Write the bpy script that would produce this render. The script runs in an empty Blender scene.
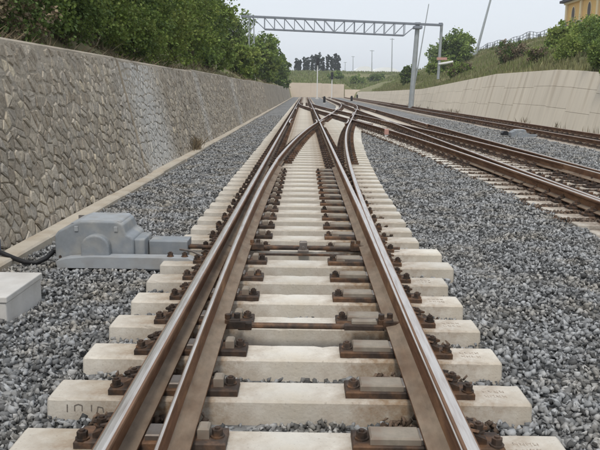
import bpy, bmesh, math, random
import numpy as np
from mathutils import Vector, Matrix, Euler

R = math.radians
random.seed(7)
rng = np.random.default_rng(11)
sc = bpy.context.scene
col = sc.collection

# ------------------------------------------------------------------ camera
cam_d = bpy.data.cameras.new('camera')
cam = bpy.data.objects.new('camera', cam_d)
col.objects.link(cam)
cam_d.sensor_width = 36.0
cam_d.lens = 720.0 / 600.0 * 36.0
cam_d.clip_start = 0.05
cam_d.clip_end = 5000
PITCH, YAW, ROLL = R(10.6), R(0.25), R(0.75)
_fw = Vector((-math.sin(YAW) * math.cos(PITCH), math.cos(YAW) * math.cos(PITCH), -math.sin(PITCH)))
_rt = Vector((math.cos(YAW), math.sin(YAW), 0))
_up = _rt.cross(_fw)
_r2 = _rt * math.cos(ROLL) + _up * math.sin(ROLL)
_u2 = _r2.cross(_fw)
_m = Matrix((_r2, _u2, -_fw)).transposed().to_4x4()
_m.translation = Vector((0.05, 0.0, 1.635))
cam.matrix_world = _m
sc.camera = cam

# ------------------------------------------------------------------ sky, sun, exposure
SUN_EL, SUN_AZ = R(58), R(188)          # compass angle of the sun, from +Y towards +X
w = bpy.data.worlds.new('World')
sc.world = w
w.use_nodes = True
nt = w.node_tree
for n in list(nt.nodes):
    nt.nodes.remove(n)
wo = nt.nodes.new('ShaderNodeOutputWorld')
bg = nt.nodes.new('ShaderNodeBackground')
sky = nt.nodes.new('ShaderNodeTexSky')
sky.sky_type = 'NISHITA'
sky.sun_disc = False
sky.sun_elevation = SUN_EL
sky.sun_rotation = SUN_AZ
sky.air_density = 1.2
sky.dust_density = 4.0
mixw = nt.nodes.new('ShaderNodeMix')
mixw.data_type = 'RGBA'
mixw.inputs['Factor'].default_value = 0.86
mixw.inputs['B'].default_value = (7.85, 8.35, 9.0, 1)      # high thin overcast
nt.links.new(sky.outputs[0], mixw.inputs['A'])
nt.links.new(mixw.outputs['Result'], bg.inputs['Color'])
bg.inputs['Strength'].default_value = 0.10
nt.links.new(bg.outputs[0], wo.inputs[0])
sun_d = bpy.data.lights.new('sun', 'SUN')
sun_d.energy = 1.5
sun_d.angle = R(11)
sun_d.color = (1.0, 0.95, 0.87)
sun = bpy.data.objects.new('sun', sun_d)
col.objects.link(sun)
sdir = Vector((math.sin(SUN_AZ) * math.cos(SUN_EL), math.cos(SUN_AZ) * math.cos(SUN_EL), math.sin(SUN_EL)))
sun.rotation_euler = sdir.to_track_quat('Z', 'Y').to_euler()
sun.location = (0, 0, 40)
sc.view_settings.view_transform = 'Standard'
sc.view_settings.look = 'None'
sc.view_settings.gamma = 1.0
sc.view_settings.use_curve_mapping = False
sc.view_settings.exposure = 0.22

# ------------------------------------------------------------------ helpers
def put(o, parent=None):
    col.objects.link(o)
    if parent is not None:
        o.parent = parent
    return o

def tag(o, label=None, cat=None, group=None, kind=None):
    if label: o['label'] = label
    if cat: o['category'] = cat
    if group: o['group'] = group
    if kind: o['kind'] = kind
    return o

def empty(name, loc=(0, 0, 0), label=None, cat=None, group=None):
    o = bpy.data.objects.new(name, None)
    o.location = loc
    o.empty_display_size = 0.2
    put(o)
    return tag(o, label, cat, group)

def newmesh(name, v, f, mats, mi=None, smooth=False):
    me = bpy.data.meshes.new(name)
    me.from_pydata(v, [], f)
    for m in (mats if isinstance(mats, (list, tuple)) else [mats]):
        me.materials.append(m)
    if mi is not None:
        me.polygons.foreach_set('material_index', mi)
    if smooth:
        me.polygons.foreach_set('use_smooth', [True] * len(me.polygons))
    me.update()
    return me

def obj(name, me, parent=None, loc=None, rz=0.0):
    o = bpy.data.objects.new(name, me)
    if loc is not None: o.location = loc
    if rz: o.rotation_euler = (0, 0, rz)
    return put(o, parent)

def fastmesh(name, V, F, mat, smooth=False):
    """V (n,3) float, F (m,k) int"""
    me = bpy.data.meshes.new(name)
    V = np.ascontiguousarray(V, dtype=np.float32)
    F = np.ascontiguousarray(F, dtype=np.int32)
    k = F.shape[1]
    me.vertices.add(len(V)); me.vertices.foreach_set('co', V.ravel())
    me.loops.add(F.size); me.loops.foreach_set('vertex_index', F.ravel())
    me.polygons.add(len(F))
    me.polygons.foreach_set('loop_start', np.arange(0, F.size, k, dtype=np.int32))
    me.polygons.foreach_set('loop_total', np.full(len(F), k, dtype=np.int32))
    if smooth:
        me.polygons.foreach_set('use_smooth', np.ones(len(F), dtype=bool))
    me.materials.append(mat)
    me.update(calc_edges=True)
    return me

class MB:
    """collects simple solids into one mesh"""
    def __init__(s):
        s.v = []; s.f = []; s.mi = []
    def add(s, v, f, m=0):
        o = len(s.v)
        s.v += [tuple(p) for p in v]
        s.f += [tuple(i + o for i in q) for q in f]
        s.mi += [m] * len(f)
        return s
    def box(s, x0, x1, y0, y1, z0, z1, m=0, b=0.0):
        """box with its top edges chamfered by b"""
        v = [(x0, y0, z0), (x1, y0, z0), (x1, y1, z0), (x0, y1, z0)]
        if b <= 0:
            v += [(x0, y0, z1), (x1, y0, z1), (x1, y1, z1), (x0, y1, z1)]
            f = [(3, 2, 1, 0), (4, 5, 6, 7), (0, 1, 5, 4), (1, 2, 6, 5), (2, 3, 7, 6), (3, 0, 4, 7)]
        else:
            v += [(x0, y0, z1 - b), (x1, y0, z1 - b), (x1, y1, z1 - b), (x0, y1, z1 - b)]
            v += [(x0 + b, y0 + b, z1), (x1 - b, y0 + b, z1), (x1 - b, y1 - b, z1), (x0 + b, y1 - b, z1)]
            f = [(3, 2, 1, 0), (8, 9, 10, 11)]
            for i in range(4):
                j = (i + 1) % 4
                f += [(i, j, 4 + j, 4 + i), (4 + i, 4 + j, 8 + j, 8 + i)]
        return s.add(v, f, m)
    def prism(s, poly, axis, a0, a1, m=0):
        """extrude a 2D polygon: axis 'y' -> poly is (x,z); 'x' -> (y,z); 'z' -> (x,y)"""
        def P(p, a):
            return (p[0], a, p[1]) if axis == 'y' else ((a, p[0], p[1]) if axis == 'x' else (p[0], p[1], a))
        n = len(poly)
        v = [P(p, a0) for p in poly] + [P(p, a1) for p in poly]
        f = [tuple(range(n)), tuple(range(2 * n - 1, n - 1, -1))]
        f += [(i, i + n, (i + 1) % n + n, (i + 1) % n) for i in range(n)]
        return s.add(v, f, m)
    def tube(s, pts, rad, n=6, m=0, caps=True):
        pts = [Vector(p) for p in pts]
        if not isinstance(rad, (list, tuple)): rad = [rad] * len(pts)
        v = []; f = []
        for i, p in enumerate(pts):
            t = (pts[min(i + 1, len(pts) - 1)] - pts[max(i - 1, 0)])
            t = t.normalized() if t.length > 1e-9 else Vector((0, 0, 1))
            up = Vector((0, 0, 1)) if abs(t.z) < 0.9 else Vector((1, 0, 0))
            a = t.cross(up).normalized(); b = a.cross(t)
            for k in range(n):
                th = 2 * math.pi * (k + .5) / n
                v.append(p + (a * math.cos(th) + b * math.sin(th)) * rad[i])
        for i in range(len(pts) - 1):
            for k in range(n):
                k2 = (k + 1) % n
                f.append((i * n + k, i * n + k2, (i + 1) * n + k2, (i + 1) * n + k))
        if caps:
            f.append(tuple(range(n - 1, -1, -1)))
            f.append(tuple(range((len(pts) - 1) * n, len(pts) * n)))
        return s.add(v, f, m)
    def mesh(s, name, mats, smooth=False):
        me = newmesh(name, s.v, s.f, mats, s.mi, smooth)
        bm = bmesh.new(); bm.from_mesh(me)
        bmesh.ops.recalc_face_normals(bm, faces=bm.faces)
        bm.to_mesh(me); bm.free()
        return me
    def build(s, name, mats, parent=None, loc=None, smooth=False, rz=0.0):
        return obj(name, s.mesh(name, mats, smooth), parent, loc, rz)

# ------------------------------------------------------------------ materials
def mat(name, base, rough=0.8, metal=0.0, var=0.25, scale=6.0, bump=0.0, bscale=40.0, tint=None, tscale=1.5,
        tamt=0.5, island=0.0, objrand=0.0, stretch=(1, 1, 1), translucent=0.0, spec=0.3, detail=6.0, tlo=.45, thi=.7):
    m = bpy.data.materials.new(name)
    m.use_nodes = True
    t = m.node_tree; N = t.nodes; L = t.links
    b = N['Principled BSDF']
    b.inputs['Roughness'].default_value = rough
    b.inputs['Metallic'].default_value = metal
    b.inputs['Specular IOR Level'].default_value = spec
    tc = N.new('ShaderNodeTexCoord')
    mp = N.new('ShaderNodeMapping'); mp.inputs['Scale'].default_value = stretch
    L.new(tc.outputs['Object'], mp.inputs['Vector'])
    vec = mp.outputs[0]
    nz = N.new('ShaderNodeTexNoise'); nz.inputs['Scale'].default_value = scale; nz.inputs['Detail'].default_value = detail
    nz.inputs['Roughness'].default_value = .65
    L.new(vec, nz.inputs['Vector'])
    def mathn(op, a, bb):
        q = N.new('ShaderNodeMath'); q.operation = op
        for i, x in enumerate((a, bb)):
            if isinstance(x, (int, float)): q.inputs[i].default_value = x
            else: L.new(x, q.inputs[i])
        return q.outputs[0]
    fac = mathn('ADD', mathn('MULTIPLY', mathn('SUBTRACT', nz.outputs['Fac'], .5), 2 * var * 1.6), 1.0)
    if island:
        g = N.new('ShaderNodeNewGeometry')
        fac = mathn('MULTIPLY', fac, mathn('ADD', mathn('MULTIPLY', g.outputs['Random Per Island'], 2 * island), 1 - island))
    if objrand:
        oi = N.new('ShaderNodeObjectInfo')
        fac = mathn('MULTIPLY', fac, mathn('ADD', mathn('MULTIPLY', oi.outputs['Random'], 2 * objrand), 1 - objrand))
    rgb = N.new('ShaderNodeRGB'); rgb.outputs[0].default_value = (*base, 1)
    c = rgb.outputs[0]
    if tint is not None:
        n2 = N.new('ShaderNodeTexNoise'); n2.inputs['Scale'].default_value = tscale; n2.inputs['Detail'].default_value = 4
        L.new(vec, n2.inputs['Vector'])
        mr = N.new('ShaderNodeMapRange'); mr.inputs[1].default_value = tlo; mr.inputs[2].default_value = thi
        mr.inputs[4].default_value = tamt
        L.new(n2.outputs['Fac'], mr.inputs[0])
        mx = N.new('ShaderNodeMix'); mx.data_type = 'RGBA'
        L.new(mr.outputs[0], mx.inputs['Factor']); L.new(c, mx.inputs['A'])
        mx.inputs['B'].default_value = (*tint, 1)
        c = mx.outputs['Result']
    vm = N.new('ShaderNodeVectorMath'); vm.operation = 'SCALE'
    L.new(c, vm.inputs[0]); L.new(fac, vm.inputs['Scale'])
    L.new(vm.outputs[0], b.inputs['Base Color'])
    if bump:
        n3 = N.new('ShaderNodeTexNoise'); n3.inputs['Scale'].default_value = bscale; n3.inputs['Detail'].default_value = 5
        L.new(vec, n3.inputs['Vector'])
        bp = N.new('ShaderNodeBump'); bp.inputs['Strength'].default_value = 1.0; bp.inputs['Distance'].default_value = bump
        L.new(n3.outputs['Fac'], bp.inputs['Height']); L.new(bp.outputs[0], b.inputs['Normal'])
    if translucent:
        tr = N.new('ShaderNodeBsdfTranslucent'); L.new(vm.outputs[0], tr.inputs['Color'])
        ms = N.new('ShaderNodeMixShader'); ms.inputs[0].default_value = translucent
        L.new(b.outputs[0], ms.inputs[1]); L.new(tr.outputs[0], ms.inputs[2])
        L.new(ms.outputs[0], N['Material Output'].inputs['Surface'])
    return m

M = {}
def sleepermat(name='sleeper_concrete', reach=.66, gain=3.6, rust=(.27, .185, .115, 1)):
    m = mat(name, (.63, .595, .53), .88, var=.16, scale=7, bump=.0022, bscale=70,
            tint=(.43, .37, .285), tscale=2.3, tamt=.75, objrand=.10)
    t = m.node_tree; N = t.nodes; L = t.links; b = N['Principled BSDF']
    src = b.inputs['Base Color'].links[0].from_socket
    tc = N.new('ShaderNodeTexCoord'); sep = N.new('ShaderNodeSeparateXYZ'); L.new(tc.outputs['Object'], sep.inputs[0])
    def mth(op, a, c=0.0, cl=False):
        q = N.new('ShaderNodeMath'); q.operation = op; q.use_clamp = cl
        for k, x in enumerate((a, c)):
            if isinstance(x, (int, float)): q.inputs[k].default_value = x
            else: L.new(x, q.inputs[k])
        return q.outputs[0]
    # iron dust around the rail seats (both tracks of the pair)
    x = sep.outputs['X']
    d = mth('MINIMUM', mth('ABSOLUTE', mth('SUBTRACT', mth('ABSOLUTE', x), .70)), mth('ABSOLUTE', mth('SUBTRACT', mth('ABSOLUTE', mth('SUBTRACT', x, 4.9)), .70)))
    nz = N.new('ShaderNodeTexNoise'); nz.inputs['Scale'].default_value = 11; nz.inputs['Detail'].default_value = 6; nz.inputs['Roughness'].default_value = .7
    L.new(tc.outputs['Object'], nz.inputs['Vector'])
    k = mth('MULTIPLY', mth('SUBTRACT', 1.0, mth('DIVIDE', d, reach), True), mth('MULTIPLY', mth('SUBTRACT', nz.outputs['Fac'], .25, True), gain), True)
    mx = N.new('ShaderNodeMix'); mx.data_type = 'RGBA'
    L.new(k, mx.inputs['Factor']); L.new(src, mx.inputs['A']); mx.inputs['B'].default_value = rust
    # fine dark specks and pits
    vz = N.new('ShaderNodeTexNoise'); vz.inputs['Scale'].default_value = 60; vz.inputs['Detail'].default_value = 3
    L.new(tc.outputs['Object'], vz.inputs['Vector'])
    mr = N.new('ShaderNodeMapRange'); mr.inputs[1].default_value = .62; mr.inputs[2].default_value = .74; mr.inputs[4].default_value = .45
    L.new(vz.outputs['Fac'], mr.inputs[0])
    m2 = N.new('ShaderNodeMix'); m2.data_type = 'RGBA'
    L.new(mr.outputs[0], m2.inputs['Factor']); L.new(mx.outputs['Result'], m2.inputs['A']); m2.inputs['B'].default_value = (.22, .18, .14, 1)
    L.new(m2.outputs['Result'], b.inputs['Base Color'])
    return m
M['concrete'] = sleepermat()
M['concrete_rusty'] = sleepermat('sleeper_concrete_rusted', .85, 5.0, (.15, .10, .07, 1))
M['rust'] = mat('rail_rust', (.15, .072, .038), .82, var=.5, scale=16, bump=.002, bscale=90, tint=(.28, .155, .08), tscale=6, tamt=.9, stretch=(1, .3, 1))
M['head'] = mat('rail_head_polished', (.68, .63, .585), .33, metal=.85, var=.16, scale=10, stretch=(6, .35, 1), tint=(.30, .21, .16), tscale=9, tamt=.5)
M['head_edge'] = mat('rail_head_shoulder', (.23, .135, .085), .55, metal=.25, var=.4, scale=12, stretch=(1, .3, 1))
M['foot'] = mat('rail_foot_dusty', (.215, .165, .12), .8, var=.4, scale=13, bump=.0012, bscale=80, stretch=(1, .4, 1), tint=(.13, .078, .046), tscale=5, tamt=.85)
M['iron'] = mat('fastening_iron', (.055, .040, .032), .7, metal=.1, var=.5, scale=25, bump=.0015, bscale=90, tint=(.16, .085, .045), tscale=11, tamt=.9, objrand=.4)
M['slide'] = mat('slide_plate_steel', (.20, .18, .165), .5, metal=.4, var=.3, scale=15, tint=(.11, .08, .06), tscale=8, tamt=.7)
M['block'] = mat('bearing_block', (.27, .235, .19), .75, var=.3, scale=20, tint=(.13, .08, .055), tscale=10, tamt=.7)
M['ballast'] = mat('ballast_stone', (.235, .239, .242), .9, var=.35, scale=30, island=.74, spec=.2, tint=(.25, .225, .185), tscale=2.2, tamt=.7, tlo=.45, thi=.7)
M['ballast_rust'] = mat('ballast_rust_dusted', (.125, .088, .064), .95, var=.3, scale=20, island=.5, spec=.1, tint=(.17, .145, .125), tscale=3, tamt=.7)
M['grey_paint'] = mat('machine_grey_paint', (.238, .258, .278), .5, var=.16, scale=11, bump=.0008, bscale=50, tint=(.345, .335, .31), tscale=5, tamt=.75)
M['grey_light'] = mat('machine_grey_dusty', (.34, .36, .38), .55, var=.12, scale=8, tint=(.27, .25, .22), tscale=5, tamt=.6)
M['rubber'] = mat('black_rubber', (.018, .018, .02), .5, var=.2, scale=20)
M['kerb'] = mat('kerb_concrete', (.47, .42, .345), .9, var=.14, scale=4, bump=.006, bscale=25, tint=(.36, .29, .21), tscale=2.2, tamt=.7)
M['blockc'] = mat('pit_concrete', (.58, .565, .54), .85, var=.12, scale=5, bump=.002, bscale=50, tint=(.40, .37, .33), tscale=3, tamt=.5)
M['mortar'] = mat('wall_mortar', (.37, .325, .265), .95, var=.25, scale=3, bump=.012, bscale=14, tint=(.20, .175, .14), tscale=1.2, tamt=.8)
M['steel'] = mat('galvanised_steel', (.24, .26, .295), .55, metal=.3, var=.12, scale=4)
M['mast'] = mat('mast_galvanised', (.37, .40, .415), .55, metal=.3, var=.12, scale=3, tint=(.33, .34, .33), tscale=2)
M['white'] = mat('white_paint', (.72, .72, .70), .6, var=.06, scale=4)
M['black'] = mat('signal_black', (.02, .02, .022), .5, var=.2, scale=10)
M['bark'] = mat('bark', (.095, .072, .052), .95, var=.35, scale=12, bump=.01, bscale=20, stretch=(1, 1, .3))
M['ochre'] = mat('ochre_render', (.80, .52, .20), .85, var=.08, scale=.8, tint=(.72, .45, .16), tscale=.6)
M['ochre_light'] = mat('pale_ochre_trim', (.80, .66, .42), .85, var=.06, scale=1)
M['roof'] = mat('dark_roof', (.06, .055, .065), .7, var=.2, scale=3)
M['glass'] = mat('dark_window', (.07, .05, .04), .55, var=.1, scale=3)
M['red'] = mat('red_enamel', (.42, .06, .04), .5, var=.1, scale=6)
M['pink'] = mat('faded_red_paint', (.52, .30, .25), .7, var=.15, scale=12)
M['ink'] = mat('chalk_marker', (.16, .14, .12), .9, var=.2, scale=30)
M['stamp'] = mat('faded_stamp_ink', (.50, .43, .36), .9, var=.4, scale=60)
M['fabric_white'] = mat('white_roof_sheet', (.90, .91, .92), .6, var=.03, scale=.5)

def leafmat(name, base, tint, isl=.4, tr=.3):
    return mat(name, base, .6, var=.12, scale=1.0, island=isl, tint=tint, tscale=.8, tamt=.8, translucent=tr, spec=.25)
M['leaf_dark'] = leafmat('leaf_dark', (.125, .185, .052), (.082, .135, .043))
M['leaf_mid'] = leafmat('leaf_mid', (.21, .285, .068), (.145, .215, .054))
M['leaf_light'] = leafmat('leaf_light', (.26, .31, .08), (.18, .245, .06))
M['leaf_dry'] = leafmat('leaf_dry', (.20, .155, .10), (.13, .115, .065), tr=.15)
M['leaf_poplar'] = leafmat('leaf_poplar', (.040, .062, .036), (.03, .05, .032))
M['grass'] = leafmat('grass_blade', (.23, .22, .11), (.155, .185, .07), isl=.35, tr=.2)
M['grass_green'] = leafmat('grass_blade_green', (.17, .205, .07), (.22, .21, .10), isl=.35, tr=.2)

# stone of the left wall: every stone its own tone, pale cement wash near the first joint
def stonemat():
    m = bpy.data.materials.new('wall_stone'); m.use_nodes = True
    t = m.node_tree; N = t.nodes; L = t.links; b = N['Principled BSDF']
    b.inputs['Roughness'].default_value = .9; b.inputs['Specular IOR Level'].default_value = .2
    g = N.new('ShaderNodeNewGeometry'); tc = N.new('ShaderNodeTexCoord')
    cr = N.new('ShaderNodeValToRGB'); e = cr.color_ramp.elements
    e[0].position = 0; e[0].color = (.24, .205, .16, 1); e[1].position = 1; e[1].color = (.54, .465, .345, 1)
    for p, c in ((.25, (.32, .275, .22)), (.5, (.335, .305, .265)), (.75, (.41, .355, .28)), (.9, (.48, .43, .36))):
        q = e.new(p); q.color = (*c, 1)
    oi = N.new('ShaderNodeObjectInfo')
    ad = N.new('ShaderNodeMath'); ad.operation = 'ADD'; L.new(g.outputs['Random Per Island'], ad.inputs[0]); L.new(oi.outputs['Random'], ad.inputs[1])
    fr = N.new('ShaderNodeMath'); fr.operation = 'FRACT'; L.new(ad.outputs[0], fr.inputs[0])
    L.new(fr.outputs[0], cr.inputs[0])
    nz = N.new('ShaderNodeTexNoise'); nz.inputs['Scale'].default_value = 7; nz.inputs['Detail'].default_value = 7
    L.new(tc.outputs['Object'], nz.inputs['Vector'])
    mr = N.new('ShaderNodeMapRange'); mr.inputs[3].default_value = .62; mr.inputs[4].default_value = 1.38
    L.new(nz.outputs['Fac'], mr.inputs[0])
    vm = N.new('ShaderNodeVectorMath'); vm.operation = 'SCALE'
    L.new(cr.outputs[0], vm.inputs[0]); L.new(mr.outputs[0], vm.inputs['Scale'])
    # cement wash: a ragged pale streak on the far side of each construction joint
    sep = N.new('ShaderNodeSeparateXYZ'); L.new(tc.outputs['Object'], sep.inputs[0])
    n2 = N.new('ShaderNodeTexNoise'); n2.inputs['Scale'].default_value = 2.4; n2.inputs['Detail'].default_value = 6
    L.new(tc.outputs['Object'], n2.inputs['Vector'])
    def mth(op, a, c, cl=False):
        q = N.new('ShaderNodeMath'); q.operation = op; q.use_clamp = cl
        for i, x in enumerate((a, c)):
            if isinstance(x, (int, float)): q.inputs[i].default_value = x
            else: L.new(x, q.inputs[i])
        return q.outputs[0]
    tot = None
    for y0, wd, am in ((15.9, 2.5, 1.3), (24.3, .8, .7), (36.0, 1.4, .6)):
        d = mth('ABSOLUTE', mth('SUBTRACT', sep.outputs['Y'], y0), 0)
        k = mth('MULTIPLY', mth('SUBTRACT', 1.0, mth('DIVIDE', d, wd)), am)
        k = mth('MULTIPLY', k, mth('MULTIPLY', n2.outputs['Fac'], 1.9), True)
        k = mth('MAXIMUM', k, 0.0)
        tot = k if tot is None else mth('MAXIMUM', tot, k)
    mx = N.new('ShaderNodeMix'); mx.data_type = 'RGBA'
    # smeared pointing mortar and dirt over the stone faces
    n5 = N.new('ShaderNodeTexNoise'); n5.inputs['Scale'].default_value = 4.5; n5.inputs['Detail'].default_value = 9; n5.inputs['Roughness'].default_value = .72
    L.new(tc.outputs['Object'], n5.inputs['Vector'])
    r5 = N.new('ShaderNodeMapRange'); r5.inputs[1].default_value = .46; r5.inputs[2].default_value = .66; r5.inputs[4].default_value = .8
    L.new(n5.outputs['Fac'], r5.inputs[0])
    m5 = N.new('ShaderNodeMix'); m5.data_type = 'RGBA'
    L.new(r5.outputs[0], m5.inputs['Factor']); L.new(vm.outputs[0], m5.inputs['A']); m5.inputs['B'].default_value = (.40, .36, .30, 1)
    n6 = N.new('ShaderNodeTexNoise'); n6.inputs['Scale'].default_value = 1.1; n6.inputs['Detail'].default_value = 8; n6.inputs['Roughness'].default_value = .7
    L.new(tc.outputs['Object'], n6.inputs['Vector'])
    r6 = N.new('ShaderNodeMapRange'); r6.inputs[1].default_value = .5; r6.inputs[2].default_value = .72; r6.inputs[4].default_value = .6
    L.new(n6.outputs['Fac'], r6.inputs[0])
    m6 = N.new('ShaderNodeMix'); m6.data_type = 'RGBA'
    L.new(r6.outputs[0], m6.inputs['Factor']); L.new(m5.outputs['Result'], m6.inputs['A']); m6.inputs['B'].default_value = (.17, .145, .115, 1)
    L.new(tot, mx.inputs['Factor']); L.new(m6.outputs['Result'], mx.inputs['A']); mx.inputs['B'].default_value = (.50, .485, .455, 1)
    L.new(mx.outputs['Result'], b.inputs['Base Color'])
    n3 = N.new('ShaderNodeTexNoise'); n3.inputs['Scale'].default_value = 22; n3.inputs['Detail'].default_value = 6
    L.new(tc.outputs['Object'], n3.inputs['Vector'])
    bp = N.new('ShaderNodeBump'); bp.inputs['Distance'].default_value = .02; L.new(n3.outputs['Fac'], bp.inputs['Height'])
    L.new(bp.outputs[0], b.inputs['Normal'])
    return m
M['stone'] = stonemat()

# distant ballast and soil: cellular stone pattern for distances where single stones cannot be told apart
def ballastsheet():
    m = bpy.data.materials.new('ballast_bed'); m.use_nodes = True
    t = m.node_tree; N = t.nodes; L = t.links; b = N['Principled BSDF']
    b.inputs['Roughness'].default_value = .95; b.inputs['Specular IOR Level'].default_value = .15
    tc = N.new('ShaderNodeTexCoord')
    vo = N.new('ShaderNodeTexVoronoi'); vo.inputs['Scale'].default_value = 17
    L.new(tc.outputs['Object'], vo.inputs['Vector'])
    bw = N.new('ShaderNodeRGBToBW'); L.new(vo.outputs['Color'], bw.inputs[0])
    cr = N.new('ShaderNodeValToRGB'); e = cr.color_ramp.elements
    e[0].position = .15; e[0].color = (.09, .09, .089, 1); e[1].position = .85; e[1].color = (.33, .33, .325, 1)
    L.new(bw.outputs[0], cr.inputs[0])
    nz = N.new('ShaderNodeTexNoise'); nz.inputs['Scale'].default_value = .7; nz.inputs['Detail'].default_value = 5
    L.new(tc.outputs['Object'], nz.inputs['Vector'])
    mr = N.new('ShaderNodeMapRange'); mr.inputs[1].default_value = .3; mr.inputs[2].default_value = .7; mr.inputs[3].default_value = .8; mr.inputs[4].default_value = 1.2
    L.new(nz.outputs['Fac'], mr.inputs[0])
    vm = N.new('ShaderNodeVectorMath'); vm.operation = 'SCALE'; L.new(cr.outputs[0], vm.inputs[0]); L.new(mr.outputs[0], vm.inputs['Scale'])
    L.new(vm.outputs[0], b.inputs['Base Color'])
    bp = N.new('ShaderNodeBump'); bp.inputs['Distance'].default_value = .03; bp.invert = True
    L.new(vo.outputs['Distance'], bp.inputs['Height']); L.new(bp.outputs[0], b.inputs['Normal'])
    return m
M['ballast_sheet'] = ballastsheet()
M['soil'] = mat('grassy_soil', (.17, .175, .075), .95, var=.3, scale=1.6, bump=.05, bscale=4, tint=(.255, .215, .13), tscale=.35, tamt=.9)

# concrete of the right-hand wall: run-off streaks down the slope
def wallconc(name, base, dirt):
    m = mat(name, base, .9, var=.10, scale=1.2, bump=.004, bscale=12, tint=dirt, tscale=.8, tamt=.85, tlo=.52, thi=.72,
            stretch=(.3, 2.2, .16), objrand=.03)
    return m
M['wallc'] = wallconc('retaining_concrete', (.72, .64, .52), (.50, .415, .31))
M['wallc_joint'] = mat('joint_concrete', (.54, .47, .385), .95, var=.2, scale=3)  # wall body: slightly darker concrete that shows in the panel joints

# ------------------------------------------------------------------ layout numbers
D = 4.9              # spacing of the two tracks joined by the scissors crossover
XC = 10.0            # third track
Y_TOE = 2.2
RAILX = .7525
S1, OFF1, SL = 29.1, 29.1 ** 2 / 700.0, 29.1 / 350.0
S_MID = S1 + (D / 2 - OFF1) / SL
Y_MID = Y_TOE + S_MID
Y_END = 2 * Y_MID    # mirror: y -> Y_END - y
ZSEAT, RAILH = .04, .176
def dv(s):
    if s <= 0: return 0.0
    return s * s / 700.0 if s < S1 else OFF1 + SL * (s - S1)

# ------------------------------------------------------------------ ground: one sheet, cutting with banks
def smooth(a, b, x):
    t = min(1, max(0, (x - a) / (b - a))); return t * t * (3 - 2 * t)
def lerp_tab(x, tab):
    if x <= tab[0][0]: return tab[0][1]
    for (a, va), (b, vb) in zip(tab, tab[1:]):
        if x <= b: return va + (vb - va) * (x - a) / (b - a)
    return tab[-1][1]
WALLR_TOP = [(18, 1.5), (30, 2.45), (37, 2.85), (50, 2.9), (64, 2.45), (80, 1.95), (120, 1.65), (175, 1.45)]
def ground_z(x, y):
    fl = -.2
    zl = lerp_tab(-x, [(3.4, fl), (3.95, 2.08), (5, 2.5), (7, 3.4), (10, 5.2), (14, 6.6), (30, 7.4), (1500, 9)])
    wt = lerp_tab(y, WALLR_TOP)
    zr = lerp_tab(x, [(12.65, fl), (13.35, wt - .12), (14.5, wt + .45), (18, wt + 1.9), (24, wt + 4.3), (29, 8.2), (32, 8.7), (60, 9.2), (1500, 9.5)])
    if y > 120: zr = min(zr, zr + (6.8 - 8.7) * smooth(120, 230, y) * smooth(14, 29, x))
    zf = lerp_tab(y, [(190.5, fl), (191.2, 3.2), (215, 4.8), (255, 7.4), (290, 8.7), (400, 8.9), (2500, 9)])
    zf = zf if x < 10.3 else zf - (1.6 if y < 260 else 0) * smooth(10.3, 13, x)
    z = max(fl, zl, zr, zf)
    if z > 1.0:
        z += .16 * math.sin(x * .9 + y * .37) + .12 * math.sin(y * .83 - x * .4) if (x < -4.4 or x > 14.5 or y > 195) else 0
    return z
gx = [-400, -250, -150, -100, -60, -40, -30, -22, -17, -14, -12, -10, -8.5, -7, -6, -5, -4.4, -3.95, -3.4, -2, 0, 2, 4, 6, 8, 10, 11.5,
      12.65, 13.35, 14, 14.5, 15.2, 16, 17, 18, 19, 20, 21, 22, 23, 24, 25, 26, 27, 28, 29, 30, 31, 32, 34, 37, 42, 50, 60, 90, 150, 250, 400]
gy = [-60, -20, -5] + [2.5 * i for i in range(0, 52)] + [130 + 5 * i for i in range(12)] + [190.5, 191.2] + [193 + 5 * i for i in range(22)] + [310, 340, 380, 450, 600, 800]
gv = [(x, y, ground_z(x, y)) for y in gy for x in gx]
nx = len(gx)
gf = [(j * nx + i, j * nx + i + 1, (j + 1) * nx + i + 1, (j + 1) * nx + i) for j in range(len(gy) - 1) for i in range(nx - 1)]
tag(obj('ground', newmesh('ground', gv, gf, M['soil'], smooth=True)), kind='structure')
# ballast bed of the four-foot and cess
bx = [-3.0, -2.6, -1.6, -1.2, 0, 1.2, 1.7, 3.2, D - 1.2, D, D + 1.2, D + 1.7, 7.4, XC - 1.7, XC - 1.2, XC, XC + 1.2, XC + 1.7, 12.2]
by = [-4, 0, 5, 10, 20, 40, 80, 130, 189.6]
bv = [(x, y, -.135) for y in by for x in bx]
bf = [(j * len(bx) + i, j * len(bx) + i + 1, (j + 1) * len(bx) + i + 1, (j + 1) * len(bx) + i) for j in range(len(by) - 1) for i in range(len(bx) - 1)]
tag(obj('ballast_bed', newmesh('ballast_bed', bv, bf, M['ballast_sheet'])), kind='structure')

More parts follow.
